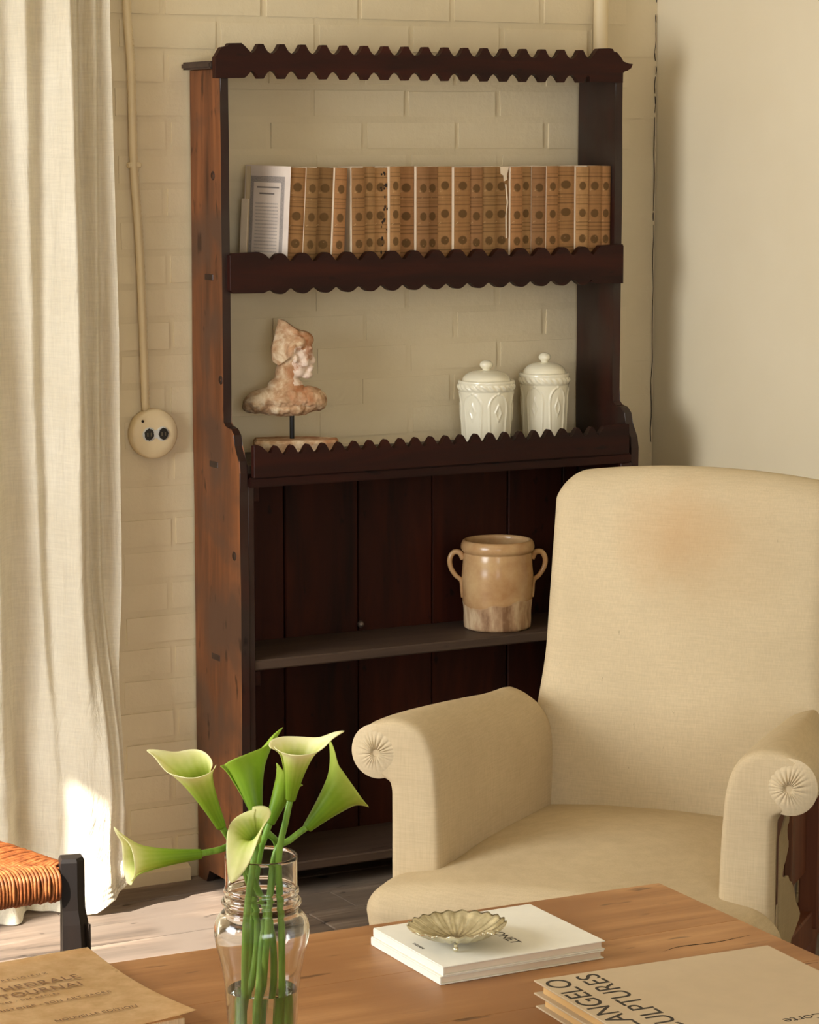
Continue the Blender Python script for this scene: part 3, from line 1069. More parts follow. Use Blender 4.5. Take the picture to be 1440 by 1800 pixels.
# rotate so the left board turns towards the room
hb = .222
rb = empty('paperback_book', (2.5195, 5.1640, SZ))
tag(rb, 'book at the left end with its grey printed cover turned outward', 'book', 'paper-bound books on the upper shelf')
rb.rotation_euler = (0, .052, 0)
ang = math.radians(-27)
dxc, dyc = math.sin(ang) * .122, math.cos(ang) * .122    # the cover runs back and to the left
nx_, ny_ = math.cos(ang) * .0008, -math.sin(ang) * .0008
bm = bmesh.new()
uvl = bm.loops.layers.uv.new()
ca = [(0, 0), (dxc, dyc)]
vs = [bm.verts.new((0, 0, 0)), bm.verts.new((dxc, dyc, 0)), bm.verts.new((dxc, dyc, hb)), bm.verts.new((0, 0, hb))]
f = bm.faces.new(vs)
for lp, q in zip(f.loops, ((1, 0), (0, 0), (0, 1), (1, 1))): lp[uvl].uv = q
vb = [bm.verts.new(vv.co + Vector((nx_, ny_, 0))) for vv in vs]
bm.faces.new(vb[::-1])
for i in range(4): bm.faces.new((vs[i], vs[(i + 1) % 4], vb[(i + 1) % 4], vb[i]))
fin('cover_board', bm, M_COVP.m, rb)
bm = bmesh.new()
prism(bm, [(nx_ * 1.4, ny_ * 1.4 + .002), (dxc + nx_ * 1.4, dyc + ny_ * 1.4 - .003), (dxc + .012, dyc + .002), (.0008, .006)], 'Z', .001, hb - .002)
fin('page_block', bm, M_PAGE, rb)
bm = bmesh.new()
prism(bm, [(dxc - .006, dyc + .001), (dxc - .0064, dyc + .0006), (dxc * .90 - .0030, dyc * .90 - .001), (dxc * .90 - .0006, dyc * .90 - .0005)], 'Z', .001, .150)
fin('loose_wrapper', bm, M_CREAM, rb)

# ================================================================ coffee table
TZ = .42
tb = empty('coffee_table', (2.395, 3.534, 0), math.radians(-1.7))
tag(tb, 'low wide worn pine coffee table in the foreground', 'table')
ys = [0, -.235, -.46, -.705, -.96]
for i, (a, b) in enumerate(zip(ys, ys[1:])):
    box('tabletop_board', M_TABLE, tb, -1.45, -.001, b + .0001, a - .0001, TZ - .03, TZ, .0006, 1)
box('apron', M_TABLE, tb, -1.38, -.07, -.075, -.055, TZ - .115, TZ - .0305)
box('apron', M_TABLE, tb, -1.38, -.07, -.905, -.885, TZ - .115, TZ - .0305)
box('apron', M_TABLE, tb, -.075, -.055, -.88, -.08, TZ - .115, TZ - .0305)
box('apron', M_TABLE, tb, -1.395, -1.375, -.88, -.08, TZ - .115, TZ - .0305)
for x in (-.12, -1.40):
    for yv in (-.115, -.915):
        bm = bmesh.new()
        add_box(bm, x, x + .065, yv, yv + .065, 0, TZ - .0305, .004)
        for v_ in bm.verts:
            if v_.co.z < .05:
                v_.co.x = x + .0325 + (v_.co.x - x - .0325) * .7; v_.co.y = yv + .0325 + (v_.co.y - yv - .0325) * .7
        fin('leg', bm, M_TABLE, tb)
# cracks in the top near its right end
for pts in ([(-.03, -.31), (-.10, -.318), (-.16, -.312), (-.20, -.322)], [(-.02, -.47), (-.09, -.465), (-.13, -.472)]):
    bm = bmesh.new()
    tube(bm, [(x, y, TZ - .0002) for x, y in pts], lambda t: .0010 * math.sin(PI * min(1, .1 + t * .85)), 5, 5)
    fin('crack', bm, M_GAP, tb)

# ================================================================ flat books on the table
def flat_book(name, loc, rz, wx, wy, h, mcov, mpage, mspine, side, label, grp=None, over=.004, t=.0022, open_sides=(1, 1, 1)):
    """side: where the spine is, '-x' or '+x' or '-y'; origin at its near-left bottom corner"""
    r0 = tag(empty(name, loc, rz), label, 'book', grp)
    box('back_cover', mcov, r0, 0, wx, 0, wy, 0, t, .0006)
    box('front_cover', mcov, r0, 0, wx, 0, wy, h - t, h, .0006)
    x0, x1, y0, y1 = over, wx - over, over, wy - over
    if side == '-x':
        x0 = t + .0004
        box('spine', mspine, r0, 0, t, 0, wy, t + .0001, h - t - .0001)
    if side == '+x':
        x1 = wx - t - .0004
        box('spine', mspine, r0, wx - t, wx, 0, wy, t + .0001, h - t - .0001)
    if side == '+y':
        y1 = wy - t - .0004
        box('spine', mspine, r0, 0, wx, wy - t, wy, t + .0001, h - t - .0001)
    box('page_block', mpage, r0, x0, x1, y0, y1, t + .0001, h - t - .0001)
    return r0


M_WHITE = plain('white_book_cloth', srgb(240, 236, 222), .55)
M_WPAGE = plain('white_pages', srgb(236, 220, 198), .8)
M_INK = plain('black_ink', srgb(52, 44, 34), .7)
ST = dict(rz=math.radians(-.8))
flat_book('art_book', (1.817, 3.236, TZ + .0003), math.radians(-1.0), .276, .221, .0128, M_WHITE, M_WPAGE, M_WHITE, '-x', 'lower of the two white art books under the shell dish', 'white art books', .004, .0020)
wbk = flat_book('art_book', (1.821, 3.235, TZ + .0133), math.radians(-.6), .274, .219, .0140, M_WHITE, M_WPAGE, M_WHITE, '-x', 'upper white art book with black lettering, carrying the shell dish', 'white art books', .004, .0020)
tz = .0142
text('title_lettering', 'MONET', .0235, (.145, .132, tz), -PI / 2, M_INK, wbk)
text('publisher_lettering', 'TASCHEN', .0072, (.014, .122, tz), -PI / 2, M_INK, wbk)

M_BEIGE = plain('beige_book_cover', srgb(204, 182, 150), .7)
M_YPAGE = plain('yellowed_pages', srgb(226, 184, 122), .8)
b2 = flat_book('art_book', (1.858, 2.626, TZ + .0003), math.radians(-3.5), .385, .462, .0205, M_BEIGE, M_YPAGE, M_BEIGE, '+x', 'lower beige large-format art book at the table front right', 'large beige art books', .010, .0025)
b1 = flat_book('art_book', (1.853, 2.623, TZ + .0209), math.radians(-3.5), .385, .462, .0205, M_BEIGE, M_YPAGE, M_BEIGE, '+x', 'upper beige large-format art book with big capital lettering at table front right', 'large beige art books', .010, .0025)
tz = .0207
text('title_lettering', 'MICHELANGELO', .050, (.040, .452, tz), PI / 2, M_INK, b1, align='RIGHT')
text('title_lettering', 'SCULPTURES', .050, (.092, .452, tz), PI / 2, M_INK, b1, align='RIGHT')
text('small_lettering', 'Corte', .026, (.284, .172, tz), PI, M_INK, b1)

M_KRAFT = NT('brown_kraft_cover', .85, .15)
kn = M_KRAFT.noise(M_KRAFT.map(), 30, 5, .65)
M_KRAFT.col(M_KRAFT.ramp(kn, [(.35, srgb(212, 172, 118)), (.65, srgb(230, 194, 142))])).bump(kn, .3, .001)
kb = tag(empty('kraft_book', (1.098, 3.205, TZ + .0003), math.radians(2.5)), 'brown kraft paper covered book with French lettering at table front left', 'book')
box('page_block', M_PAGE, kb, .006, .315, .006, .335, .001, .0205, .001)
box('back_cover', M_KRAFT.m, kb, 0, .32, 0, .345, 0, .001)
bm = bmesh.new()
def kf(u, v):
    x, y = -.004 + .332 * u, -.004 + .358 * v
    z = .0250 + .0035 * (u ** 6) * (1 - v) ** 2 * 2 + .0012 * math.sin(u * 5) * math.sin(v * 4) - .002 * u ** 8 * math.sin(v * PI)
    x -= .006 * math.sin(PI * v) * u ** 6
    return (x, y, z)
V = grid(bm, 30, 30, kf)
r_ = bmesh.ops.solidify(bm, geom=bm.faces[:], thickness=.0006)
kc = fin('front_cover', bm, M_KRAFT.m, kb, True)
M_SEPIA = plain('sepia_ink', srgb(110, 74, 38), .8)
kz = .0272
for body, size, x, y, sp_ in (('RELIGIEUX', .0105, .155, .262, 1.5), ('LA CATHEDRALE', .026, .042, .219, 1.12), ('DE TOURNAI', .026, .080, .188, 1.12), ('UNE OEUVRE - DES SIECLES', .0085, .070, .168, 1.3), ('SON HISTOIRE - SON ART SACRE', .0115, .066, .137, 1.2), ('NOUVELLE EDITION', .0125, .150, .062, 1.1)):
    text('cover_lettering', body, size, (x, y, kz), math.radians(1.0), M_SEPIA, kb, spacing=sp_)

# ================================================================ shell dish
M_SILV = NT('tarnished_silver_gilt', .24, .5)
M_SILV.b.inputs['Metallic'].default_value = .92
sn = M_SILV.noise(M_SILV.map(), 30, 4)
M_SILV.col(M_SILV.ramp(sn, [(.35, srgb(176, 166, 132)), (.65, srgb(238, 232, 204))]))
dr = empty('shell_dish', (1.893, 3.322, TZ + .0276), math.radians(-60))
tag(dr, 'fluted silver shell dish on ball feet on top of the white books', 'dish')
bm = bmesh.new()
NR, NTH = 22, 216
RD = .0735


def dish(rho, th, dz=0):
    fl_ = math.cos(th * 22)
    wob = 1 + .011 * fl_ * rho ** 3
    r = RD * rho * wob
    z = .008 + .023 * rho ** 2.3 + .0014 * fl_ * sm(.12, .8, rho) + .003 * rho ** 3 * math.cos(th)
    return Vector((r * math.cos(th), r * math.sin(th), z + dz))


for side_ in (0, -.0012):
    rings = []
    for i in range(NR + 1):
        rho = .02 + .98 * i / NR
        rings.append([bm.verts.new(dish(rho, 2 * PI * kk / NTH, side_)) for kk in range(NTH)])
    for a, b in zip(rings, rings[1:]):
        for kk in range(NTH): bm.faces.new((a[kk], a[(kk + 1) % NTH], b[(kk + 1) % NTH], b[kk]))
    bm.faces.new(rings[0])
    if side_ == 0: ro = rings[-1]
    else:
        for kk in range(NTH): bm.faces.new((ro[kk], ro[(kk + 1) % NTH], rings[-1][(kk + 1) % NTH], rings[-1][kk]))
fin('bowl', bm, M_SILV.m, dr, True)
for kk in range(3):
    a = math.radians(-62 + 120 * kk)
    bm = bmesh.new()
    bmesh.ops.create_uvsphere(bm, u_segments=14, v_segments=10, radius=.0042, matrix=Matrix.Translation((.040 * math.cos(a), .040 * math.sin(a), .0044)))
    lathe(bm, [(.0022, .006), (.0030, .0118)], 10, .040 * math.cos(a), .040 * math.sin(a))
    fin('foot', bm, M_SILV.m, dr, True)
bm = bmesh.new()
a = math.radians(-18)
for q, (da, rr_, s_) in enumerate(((0, .072, .0062), (-.13, .071, .0045), (.13, .071, .0045), (-.24, .072, .0035), (.24, .072, .0035), (.0, .079, .0035))):
    bmesh.ops.create_uvsphere(bm, u_segments=12, v_segments=8, radius=s_, matrix=Matrix.Translation((rr_ * math.cos(a + da), rr_ * math.sin(a + da), .0335)) @ Matrix.Diagonal((1, 1, .55, 1)))
fin('ornament', bm, M_SILV.m, dr, True)

# ================================================================ glass vase
M_GLASS = NT('clear_glass', .02, .5)
M_GLASS.b.inputs['Transmission Weight'].default_value = 1
M_GLASS.b.inputs['IOR'].default_value = 1.45
M_GLASS.col((.97, .98, .965, 1))
M_WATER = NT('water', .0, .5)
M_WATER.b.inputs['Transmission Weight'].default_value = 1
M_WATER.b.inputs['IOR'].default_value = 1.33
M_WATER.col((.93, .97, .90, 1))
VX, VY = 1.470, 3.101
vr = empty('glass_vase', (VX, VY, TZ + .0003))
tag(vr, 'clear glass vase with a ringed neck holding green calla lilies', 'vase')
outer = [(.0, 0), (.040, 0), (.044, .003), (.0455, .02), (.0475, .06), (.0505, .10), (.0560, .13), (.0615, .152), (.0632, .168), (.0610, .182), (.0540, .192), (.0490, .1965), (.0485, .200), (.0525, .205), (.0530, .209), (.0490, .2135), (.0478, .217), (.0500, .221), (.0495, .225), (.0478, .229), (.0476, .25), (.0478, .2685), (.0470, .2705)]
inner = [(.0455, .2700), (.0450, .25), (.0452, .23), (.0462, .222), (.0455, .217), (.0460, .2135), (.0492, .209), (.0490, .205), (.0455, .200), (.0460, .1965), (.0510, .190), (.0580, .181), (.0605, .168), (.0590, .152), (.0535, .13), (.0480, .10), (.0450, .06), (.0430, .02), (.040, .012), (0, .0115)]
def spl(p, k=4): return [(max(0, q.x), q.z) for q in catmull([(a, 0, b) for a, b in p], k)]
bm = bmesh.new()
lathe(bm, [(0, 0)] + spl(outer[1:], 4) + spl(inner[:-1], 4) + [(0, .0115)], 80)
fin('glass_body', bm, M_GLASS.m, vr, True)
bm = bmesh.new()
wz = .0885
wp = [(0, .0119), (.0396, .0124), (.0426, .02), (.0446, .06), (.0466, wz - .001), (.0464, wz), (0, wz)]
lathe(bm, wp, 64)
fin('water', bm, M_WATER.m, vr, False)

# ================================================================ calla lilies
def petal_mat():
    m = NT('calla_spathe', .45, .4)
    at = m.n('ShaderNodeAttribute', attribute_name='tone')
    n = m.noise(m.map(), 130, 3)
    f = m.math('ADD', at.outputs['Fac'], m.math('MULTIPLY', m.math('SUBTRACT', n, .5), .10))
    c = m.ramp(f, [(.0, srgb(116, 156, 34)), (.35, srgb(152, 186, 50)), (.65, srgb(198, 212, 96)), (.88, srgb(234, 234, 160)), (1, srgb(246, 242, 192))])
    m.col(c)
    t = m.n('ShaderNodeBsdfTranslucent')
    m.l(c, t.inputs[0])
    mx = m.n('ShaderNodeMixShader'); mx.inputs[0].default_value = .32
    m.l(m.b.outputs[0], mx.inputs[1]); m.l(t.outputs[0], mx.inputs[2]); m.l(mx.outputs[0], m.out.inputs[0])
    return m.m


M_PETAL = petal_mat()
M_STEM = NT('calla_stem', .4, .4)
stn = M_STEM.noise(M_STEM.map((1, 1, .1)), 90, 3)
M_STEM.col(M_STEM.ramp(stn, [(.3, srgb(92, 134, 40)), (.7, srgb(134, 172, 66))]))
M_SPAD = plain('yellow_spadix', srgb(214, 196, 90), .7)


def calla(stem, axis, tipdir, L, R, T, label, tone=(0, 1), curl=.25, r0=.0062, oblique=.26, roll=0, ripple=.05, rs=.0047, body=.52, droop=None):
    """stem: world points from the vase floor up; the last is the spathe base"""
    base = Vector(stem[0])
    root = tag(empty('calla_lily', base), label, 'flower', 'calla lilies in the vase')
    loc = [Vector(p) - base for p in stem]
    bm = bmesh.new()
    tube(bm, loc, lambda t: rs * (1.02 - .12 * t), 12, 10)
    fin('stem', bm, M_STEM.m, root, True)
    k_ = Vector(axis).normalized()
    m_ = Vector(tipdir)
    m_ = (m_ - k_ * m_.dot(k_)).normalized()
    n_ = k_.cross(m_)
    B0 = loc[-1] - k_ * .006
    bm = bmesh.new()
    NU, NV = 96, 34
    tones = []

    def f(u, v):
        th = (u - .5) * 2 * PI * 1.03
        t = v
        c = (1 + math.cos(th)) / 2
        rad = r0 + (R - r0) * (body * t + (1 - body) * t ** 2.4)
        al = L * t * (1 - oblique + oblique * c ** .8)
        lip = max(0, (t - .72) / .28)
        rad += R * curl * lip ** 2 * (.6 + .4 * math.cos(th * 2 + .5))
        al -= L * .10 * curl * 4 * lip ** 2 * (1 - c) * .6
        rad *= 1 + .09 * (u - .5) * 2 * t
        rad += R * ripple * lip * math.sin(th * 3 + roll)
        P = B0 + k_ * al + (m_ * math.cos(th) + n_ * math.sin(th)) * rad
        w_ = math.exp(-(th / .42) ** 2) * t ** 5
        P += (k_ * .75 + m_ * .45) * T * w_
        if droop: P += Vector(droop) * math.exp(-(th / .8) ** 2) * t ** 4
        w2 = math.exp(-(th / .16) ** 2) * t ** 9
        P += (m_ * .9 + k_ * .2) * T * .45 * w2
        return P
    V = grid(bm, NU, NV, f)
    me = bpy.data.meshes.new('spathe')
    tone_of = {}
    for i in range(NU + 1):
        for j in range(NV + 1):
            tone_of[V[i][j]] = tone[0] + (tone[1] - tone[0]) * (j / NV) ** 1.5 + .045 * (1 - j / NV) ** .5 * math.sin(i * 2 * PI * 15 / NU)
    bm.verts.index_update()
    vals = [0] * len(bm.verts)
    for v_, tv in tone_of.items(): vals[v_.index] = tv
    bmesh.ops.recalc_face_normals(bm, faces=bm.faces[:])
    bm.to_mesh(me); bm.free()
    at = me.attributes.new('tone', 'FLOAT', 'POINT')
    for i, x in enumerate(vals): at.data[i].value = x
    o = link('spathe', me, M_PETAL, root, True)
    sd_ = o.modifiers.new('thickness', 'SOLIDIFY'); sd_.thickness = .0009; sd_.offset = 0
    bm = bmesh.new()
    if not droop: tube(bm, [B0 + k_ * L * .15, B0 + k_ * L * .35, B0 + k_ * L * .60], lambda t: .0038 * (1 - .35 * t), 10, 6)
    if not droop: fin('spadix', bm, M_SPAD, root, True)
    return root


Rt, Fd = Vector((.878, -.479, 0)), Vector((.479, .878, 0))   # across and away, as seen when standing at the table's near side
def AX(a, b, c): return Rt * a + Fd * b + Vector((0, 0, 1)) * c
def VP(dx, dy, z): return (VX + dx, VY + dy, z)
calla([VP(.020, .012, .4335), (1.4868, 3.1050, 0.5807), (1.4429, 3.0980, 0.6874), (1.4222, 3.0950, 0.7191), (1.4055, 3.0900, 0.7436)],
      AX(-.36, -.30, .88), AX(-.95, .25, .25), .112, .027, .024, 'calla lily opening up and left, pale inside, in front of the bookcase\'s side', oblique=.10, curl=.22, body=.6)
calla([VP(-.026, .010, .4335), (1.4699, 3.1150, 0.5805), (1.4494, 3.1120, 0.6771), (1.4309, 3.1000, 0.7077), (1.4043, 3.0900, 0.7081), (1.3675, 3.0800, 0.7092)],
      AX(-.90, -.42, .02), AX(-.2, .1, 1), .100, .021, .018, 'calla lily stretched out level to the far left of the vase', oblique=-.06, curl=.40, roll=1, body=.5)
calla([VP(-.018, -.018, .4335), (1.4758, 3.1100, 0.5809), (1.5008, 3.1150, 0.6851), (1.4860, 3.1150, 0.7164), (1.4713, 3.1150, 0.7414)],
      AX(-.22, .28, .93), AX(.95, .3, .2), .090, .031, .026, 'deep green calla lily second from the left, its tip up to the right', tone=(-.05, .42), oblique=.10, curl=.10, roll=2, ripple=.10, body=.65)
calla([VP(.026, -.006, .4335), (1.4914, 3.0850, 0.5853), (1.4855, 3.0800, 0.6862), (1.4943, 3.0750, 0.7414), (1.5019, 3.0750, 0.7725)],
      AX(.14, -.20, .96), AX(1, .1, .15), .082, .026, .026, 'tallest calla lily, pale yellow, above the middle of the vase', tone=(.15, 1.10), oblique=.02, curl=.35, roll=.5, body=.55)
calla([VP(-.010, .024, .4335), (1.4622, 3.1200, 0.5802), (1.4756, 3.1200, 0.6794), (1.4802, 3.1100, 0.7121), (1.4872, 3.1050, 0.7355)],
      AX(.36, .1, .92), AX(-.3, -.3, .2), .072, .0165, .010, 'narrow half-closed calla lily in the centre of the bunch', tone=(-.05, .55), oblique=.10, curl=.2, r0=.006, ripple=.12, body=.8)
calla([VP(.010, .030, .4335), (1.4730, 3.0900, 0.5867), (1.4870, 3.0950, 0.6878), (1.5113, 3.0950, 0.7078), (1.5391, 3.0950, 0.7236)],
      AX(.66, .10, .74), AX(-.3, -.1, .9), .092, .032, .022, 'calla lily leaning out to the right, its pale lip turned down', tone=(.0, .66), oblique=.12, curl=.28, roll=2.2, body=.75)
calla([VP(-.030, -.010, .4335), (1.4369, 3.0800, 0.5945), (1.4507, 3.0850, 0.6834), (1.4551, 3.0850, 0.7058), (1.4488, 3.0750, 0.7211)],
      AX(-.30, -.42, .80), AX(-.30, -1, -.30), .038, .024, .012, 'lowest calla lily, pale and drooping over the vase rim', tone=(.45, .95), oblique=.12, curl=.42, roll=1.2, body=.8, droop=AX(-.004, -.006, -.054))
calla_extra = None

# ================================================================ armchair
ch = empty('armchair', (2.325 * 1.03, 3.673 * 1.03, -.0486), math.radians(-49.7))
ch.scale = (1.03, 1.03, 1.03)
tag(ch, 'large natural linen armchair with rolled pleated arms behind the table', 'armchair')


def clampd(e, r):
    e = max(0, min(1, e / r))
    return math.sqrt(max(0, 1 - (1 - e) ** 2))


# back: padded slab with a gently arched top and round corners
A0, WB, RC = .025, .277, .062


def back():
    bm = bmesh.new()
    NA, NZ = 64, 64
    def ease(i, n):
        t = i / n
        return .5 - .5 * math.cos(PI * t)
    F, K = [], []
    zb = .30
    for i in range(NA + 1):
        s = ease(i, NA) * 2 - 1
        colF, colK = [], []
        for j in range(NZ + 1):
            tz_ = 1 - (1 - j / NZ) ** 1.5 if j < NZ else 1
            W = WB + .016 * sm(.72, .5, zb + .7 * tz_)
            a = s * W
            aa = abs(a)
            zt = 1.021 - .30 * a * a
            if aa > W - RC:
                zt -= RC - math.sqrt(max(0, RC ** 2 - (aa - (W - RC)) ** 2))
            z = zb + (zt - zb) * tz_
            e = min(W - aa, (zt - z) * 1.0 + 0)
            prof = clampd(e, .048)
            b = .492 + .20 * (z - .385)
            crown = .022 * (1 - (aa / W) ** 2) * math.sin(PI * min(1, (z - .3) / .78))
            side = .012 * sm(.5, 1, aa / W)
            T = .040
            wr_ = .0012 * noise.noise(Vector((a * 14, z * 14, 0)))
            colF.append(bm.verts.new((A0 + a, b + .05 - T * prof - crown * prof + wr_, z)))
            if i in (0, NA) or j == NZ:
                colK.append(colF[-1])
            else:
                colK.append(bm.verts.new((A0 + a, b + .05 + .045 * prof, z)))
        F.append(colF); K.append(colK)
    for i in range(NA):
        for j in range(NZ):
            bm.faces.new((F[i][j], F[i + 1][j], F[i + 1][j + 1], F[i][j + 1]))
            q = (K[i][j], K[i][j + 1], K[i + 1][j + 1], K[i + 1][j])
            if len(set(q)) == 4:
                try: bm.faces.new(q)
                except ValueError: pass
    bmesh.ops.remove_doubles(bm, verts=bm.verts[:], dist=.00005)
    return bm


fin('backrest', back(), M_LINEN, ch, True)

# arms
ARM = [(-.333, .335), (-.333, .42), (-.333, .50), (-.334, .530), (-.341, .543), (-.357, .546), (-.375, .549), (-.390, .560), (-.400, .582), (-.398, .606), (-.384, .628), (-.358, .643), (-.328, .649), (-.300, .645), (-.274, .630), (-.257, .602), (-.249, .565), (-.244, .50), (-.241, .42), (-.240, .335)]


def arm(s):
    pts = [(p.x, p.z) for p in catmull([(a, 0, z) for a, z in ARM], 4)]
    cx, cz = -.292, .49
    bm = bmesh.new()
    rings = []
    bs = [(-.001, .30), (-.0125, .72), (-.0105, .86), (-.004, .95), (.006, .988), (.018, 1.0)] + [(.018 + .56 * i / 18, 1.0) for i in range(1, 19)]
    bs = [(-.0135, .02), (-.0135, .35)] + bs[1:]
    for b, k_ in bs:
        t = sm(0, .52, b)
        ring = []
        for a, z in pts:
            # inset ring towards the spine of the arm
            if k_ < 1:
                # nearest point on the medial line
                mz = min(max(z, .36), .60)
                mx = -.288 if mz < .57 else -.288 - (mz - .57) * .9
                if a < -.345: mx, mz = -.352, .594
                a2 = mx + (a - mx) * k_; z2 = mz + (z - mz) * (k_ if (z > .6 or a < -.34 or z < .36) else 1)
            else: a2, z2 = a, z
            if a2 < -.30 and z < .53: a2 += (-.272 - a2) * sm(.020, .040, b)
            a2 += t * (.030 if a2 > -.30 else .055 * sm(-.30, -.40, a2) + .03 * 1)
            z2 -= t * .032 * sm(.45, .64, z2) + .045 * sm(.44, .575, b) ** 2 * sm(.45, .62, z2)
            sag = .004 * math.sin(PI * min(1, max(0, b) / .5))
            ring.append(bm.verts.new((-s * (a2 + sag * (a2 > -.28)), b, z2 + .0012 * noise.noise(Vector((b * 12, a * 12, z * 12 + s))))))
        rings.append(ring)
    n = len(pts)
    for A, B_ in zip(rings, rings[1:]):
        for j in range(n):
            bm.faces.new((A[j], A[(j + 1) % n], B_[(j + 1) % n], B_[j]))
    bm.faces.new(rings[0]); bm.faces.new(rings[-1])
    o = fin('armrest', bm, M_LINEN2, ch, True)
    # pleated scroll end
    bm = bmesh.new()
    NR_, NT_ = 22, 160
    rr = []
    R_ = .0462
    for i in range(NR_ + 1):
        q = i / NR_
        ring = []
        for k_ in range(NT_):
            th = 2 * PI * k_ / NT_
            dome = .0100 * (1 - q ** 2.2) - .014 * math.exp(-(q / .12) ** 2)
            up = .45 + .55 * sm(-.6, .5, math.sin(th))
            pl = .0052 * (abs(math.sin(11.5 * th + 1.3 * math.sin(3 * th))) ** .6 - .5) * math.exp(-((q - .32) / .30) ** 2) * up
            r = R_ * q * (1 + .05 * sm(0, 1, math.sin(th)) * q)
            ring.append(bm.verts.new((s * (.3575 - r * math.cos(th) * 1.0), -.0080 - dome - pl, .5905 + r * math.sin(th))))
        rr.append(ring)
    for A, B_ in zip(rr, rr[1:]):
        for j in range(NT_):
            bm.faces.new((A[j], A[(j + 1) % NT_], B_[(j + 1) % NT_], B_[j]))
    bm.faces.new(rr[0])
    e = fin('scroll_end', bm, M_LINEN, o, True)
    bm = bmesh.new()
    bmesh.ops.create_uvsphere(bm, u_segments=12, v_segments=8, radius=.0032, matrix=Matrix.Translation((s * .3575, -.0085, .5905)))
    fin('button_hole', bm, M_GAP, o, True)
    return o


arm(-1); arm(1)


# seat: heightfield wrapping the fronts of the arms
def seat():
    bm = bmesh.new()
    NA, NB = 60, 60
    def zt(a, b):
        z = .372 + .050 * (1 - (a / .37) ** 2) * math.sin(PI * (.22 + .60 * min(1, max(0, (b + .12) / .66))))
        return z
    T, Bm = [], []
    bf, bk, W = -.118, .515, .352
    for i in range(NA + 1):
        s = (.5 - .5 * math.cos(PI * i / NA)) * 2 - 1
        ct, cb = [], []
        for j in range(NB + 1):
            q = .5 - .5 * math.cos(PI * j / NB)
            b = bf + (bk - bf) * q
            W2 = W - .08 * sm(-.02, .06, b)
            rc = .06
            if b < bf + rc: W2 -= rc - math.sqrt(max(0, rc ** 2 - (bf + rc - b) ** 2))
            bow = .020 * (1 - s * s) * (1 - q)
            a = s * W2
            e = min(W2 - abs(a), (b - bf) * 1.0)
            p = clampd(e, .050)
            z = zt(a, b)
            zl = .335
            ct.append(bm.verts.new((a, b - bow, zl + (z - zl) * p + .001 * noise.noise(Vector((a * 12, b * 12, 3))))))
            if i in (0, NA) or j == 0: cb.append(ct[-1])
            else: cb.append(bm.verts.new((a * (1 - .0 * p), b - bow + .012 * (1 - p) , zl - .105 * clampd(e, .012))))
        T.append(ct); Bm.append(cb)
    for i in range(NA):
        for j in range(NB):
            bm.faces.new((T[i][j], T[i][j + 1], T[i + 1][j + 1], T[i + 1][j]))
            q = (Bm[i][j], Bm[i + 1][j], Bm[i + 1][j + 1], Bm[i][j + 1])
            if len(set(q)) == 4:
                try: bm.faces.new(q)
                except ValueError: pass
    bmesh.ops.remove_doubles(bm, verts=bm.verts[:], dist=.00005)
    return bm


fin('seat', seat(), M_LINEN2, ch, True)

# bare wooden frame seen on the open outer right side
M_FRAME = wood('chair_frame_wood', srgb(56, 28, 16), srgb(96, 52, 30), srgb(120, 70, 42), 'Z', 26, .55, .35, bump=.2)
M_HESS = linen('torn_lining_cloth', srgb(168, 148, 112), srgb(150, 130, 96), bump=.4, flecks=False)
for s in (-1, 1):
    box('frame_rail', M_FRAME, ch, s * .285 - .022, s * .285 + .022, .03, .52, .205, .262, .003)
    box('frame_upright', M_FRAME, ch, s * .298 - .018, s * .298 + .018, .42, .455, .23, .56, .003)
    bm = bmesh.new()
    prism(bm, [(.03, .335), (.03, .530), (.50, .515), (.50, .335)], 'X', s * .290 - .003, s * .290 + .003)
    fin('inner_panel', bm, M_FRAME, ch)
    box('arm_support', M_SIDE, ch, s * .322 - .007, s * .322 + .007, .150, .168, .262, .540, .002)
box('frame_rail', M_FRAME, ch, -.26, .26, .50, .54, .205, .30, .003)
box('frame_rail', M_FRAME, ch, -.26, .26, -.07, -.03, .205, .24, .003)
random.seed(3)
out = [(.012, .240), (.012, .500), (.040, .528), (.060, .520), (.050, .500), (.058, .470), (.035, .445), (.028, .430), (.060, .420), (.085, .395), (.105, .360), (.130, .330), (.110, .315), (.085, .305), (.070, .285), (.052, .270), (.035, .250), (.025, .240)]
fine_ = []
out = [(a_ * 1.35, z_) for a_, z_ in out]
for i, p in enumerate(out):
    q = out[(i + 1) % len(out)]
    fine_.append(p)
    if i > 1:
        for t in (.33, .66):
            fine_.append((p[0] + (q[0] - p[0]) * t + random.uniform(-.003, .003), p[1] + (q[1] - p[1]) * t + random.uniform(-.003, .003)))
bm = bmesh.new()
prism(bm, fine_, 'X', .336, .3385)
fin('torn_lining', bm, M_HESS, ch)
for s in (-1, 1):
    for b in (-.045, .495):
        bm = bmesh.new()
        lathe(bm, [(0, .0473), (.012, .0473), (.013, .055), (.020, .065), (.018, .075), (.025, .12), (.022, .16), (.026, .205), (0, .206)], 20, s * .275, b)
        fin('leg', bm, M_FRAME, ch, True)

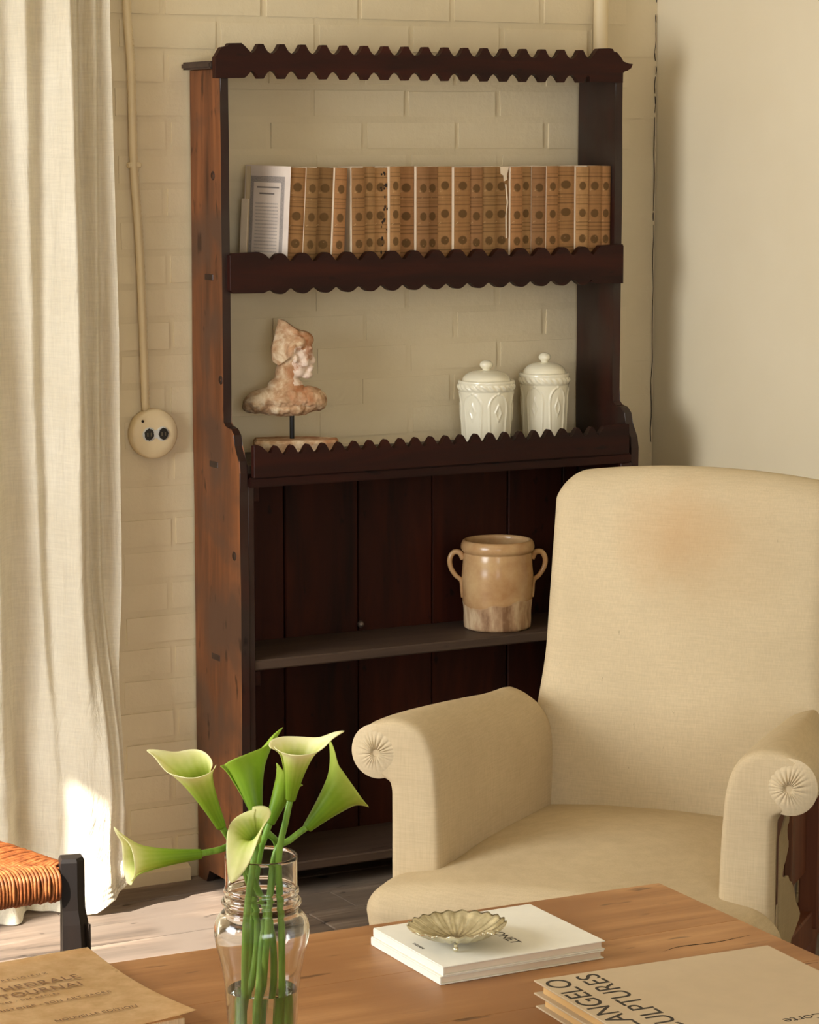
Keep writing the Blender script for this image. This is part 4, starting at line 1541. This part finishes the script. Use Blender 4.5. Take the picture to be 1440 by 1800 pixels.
# ================================================================ rush-seated stool
M_POST = wood('near_black_stool_wood', srgb(14, 10, 8), srgb(32, 22, 16), srgb(50, 34, 24), 'Z', 26, .5, .4, bump=.35, streak=.15, patch=(9, srgb(24, 19, 17)))
M_RUSH = NT('twisted_rush', .6, .35)
rn = M_RUSH.noise(M_RUSH.map(), 60, 4, .6)
M_RUSH.col(M_RUSH.ramp(rn, [(.3, srgb(96, 50, 22)), (.5, srgb(136, 76, 36)), (.72, srgb(168, 106, 58))])).bump(M_RUSH.noise(M_RUSH.map(), 400, 2), .4, .001)
SX, SY = 1.592, 4.100
st = empty('rush_stool', (SX, SY, 0))
tag(st, 'low dark wooden stool with an orange-brown woven rush seat at left edge', 'stool')
SC = [Vector((0, 0, 0)), Vector((-.40, .0, 0)), Vector((-.36, .32, 0)), Vector((-.085, .32, 0))]   # post centres, plan


def post(c, rot):
    bm = bmesh.new()
    sec = [(-.021, -.017), (.006, -.020), (.0215, -.004), (.021, .019), (-.019, .019)]
    lv = [(0, .82, 0), (.10, .95, 0), (.20, 1.12, .002), (.27, 1.15, .004), (.32, 1.08, .003), (.345, .96, .001), (.37, .98, 0), (.427, 1.0, 0), (.4335, .86, 0)]
    rings = []
    for z, k_, dx in lv:
        rings.append([bm.verts.new((x * k_ + dx, y * k_, z)) for x, y in sec])
    for A, B_ in zip(rings, rings[1:]):
        for j in range(5): bm.faces.new((A[j], A[(j + 1) % 5], B_[(j + 1) % 5], B_[j]))
    bm.faces.new(rings[0]); bm.faces.new(rings[-1])
    o = fin('post', bm, M_POST, st)
    o.location = c
    o.rotation_euler = (0, 0, rot)
    return o


for c, r in zip(SC, (math.radians(-12), math.radians(-100), math.radians(170), math.radians(80))):
    post(c, r)
q_ = box('slot', M_GAP, st, .0045, .0105, -.0235, -.012, .268, .318, .001)
q_.rotation_euler = (0, 0, math.radians(38))
q_.location = (.004, -.004, 0)
zt_, zb_ = .418, .363
cen = sum(SC, Vector()) / 4
acc = bmesh.new()
random.seed(9)
cnt = 0
for e in range(4):
    P0_, P1_ = SC[e], SC[(e + 1) % 4]
    L_ = (P1_ - P0_).length
    d_ = (P1_ - P0_).normalized()
    nrm = Vector((d_.y, -d_.x, 0))
    if nrm.dot(cen - P0_) > 0: nrm = -nrm
    inn = -nrm
    n_ = int(L_ / .0062)
    for i in range(n_):
        s_ = (i + .5) / n_
        x_ = s_ * L_
        if x_ < .024 or x_ > L_ - .024: continue
        run = min(x_, L_ - x_) * .78
        base = P0_ + d_ * x_
        jt = random.uniform(-.0012, .0012)
        pts = [base + inn * max(.02, run) + Vector((0, 0, zt_ - .006)), base + inn * max(.012, run * .5) + Vector((0, 0, zt_ - .002 + jt)), base + inn * .004 + Vector((0, 0, zt_ - .001 + jt)),
               base + nrm * (.015 + jt * .5) + Vector((0, 0, zt_ - .010)), base + nrm * (.0185 + jt) + d_ * jt + Vector((0, 0, (zt_ + zb_) / 2)),
               base + nrm * .014 + Vector((0, 0, zb_ + .006 + jt * 2)), base + inn * .006 + Vector((0, 0, zb_)), base + inn * max(.012, run * .6) + Vector((0, 0, zb_ + .004))]
        tube(acc, pts, .0034 + random.uniform(-.0003, .0003), 6, 4, False)
        cnt += 1
o = fin('rush_weave', acc, M_RUSH.m, st, True)
o['kind'] = 'stuff'
bm = bmesh.new()
prism(bm, [(p.x + (cen.x - p.x) * .02, p.y + (cen.y - p.y) * .02) for p in SC], 'Z', zb_ + .006, zt_ - .006)
fin('seat_core', bm, M_RUSH.m, st)
for e in range(4):
    a_, b_ = SC[e], SC[(e + 1) % 4]
    bm = bmesh.new()
    tube(bm, [a_ + Vector((0, 0, .16 + .02 * (e % 2))), b_ + Vector((0, 0, .16 + .02 * (e % 2)))], .010, 10, 1)
    fin('stretcher', bm, M_POST, st, True)
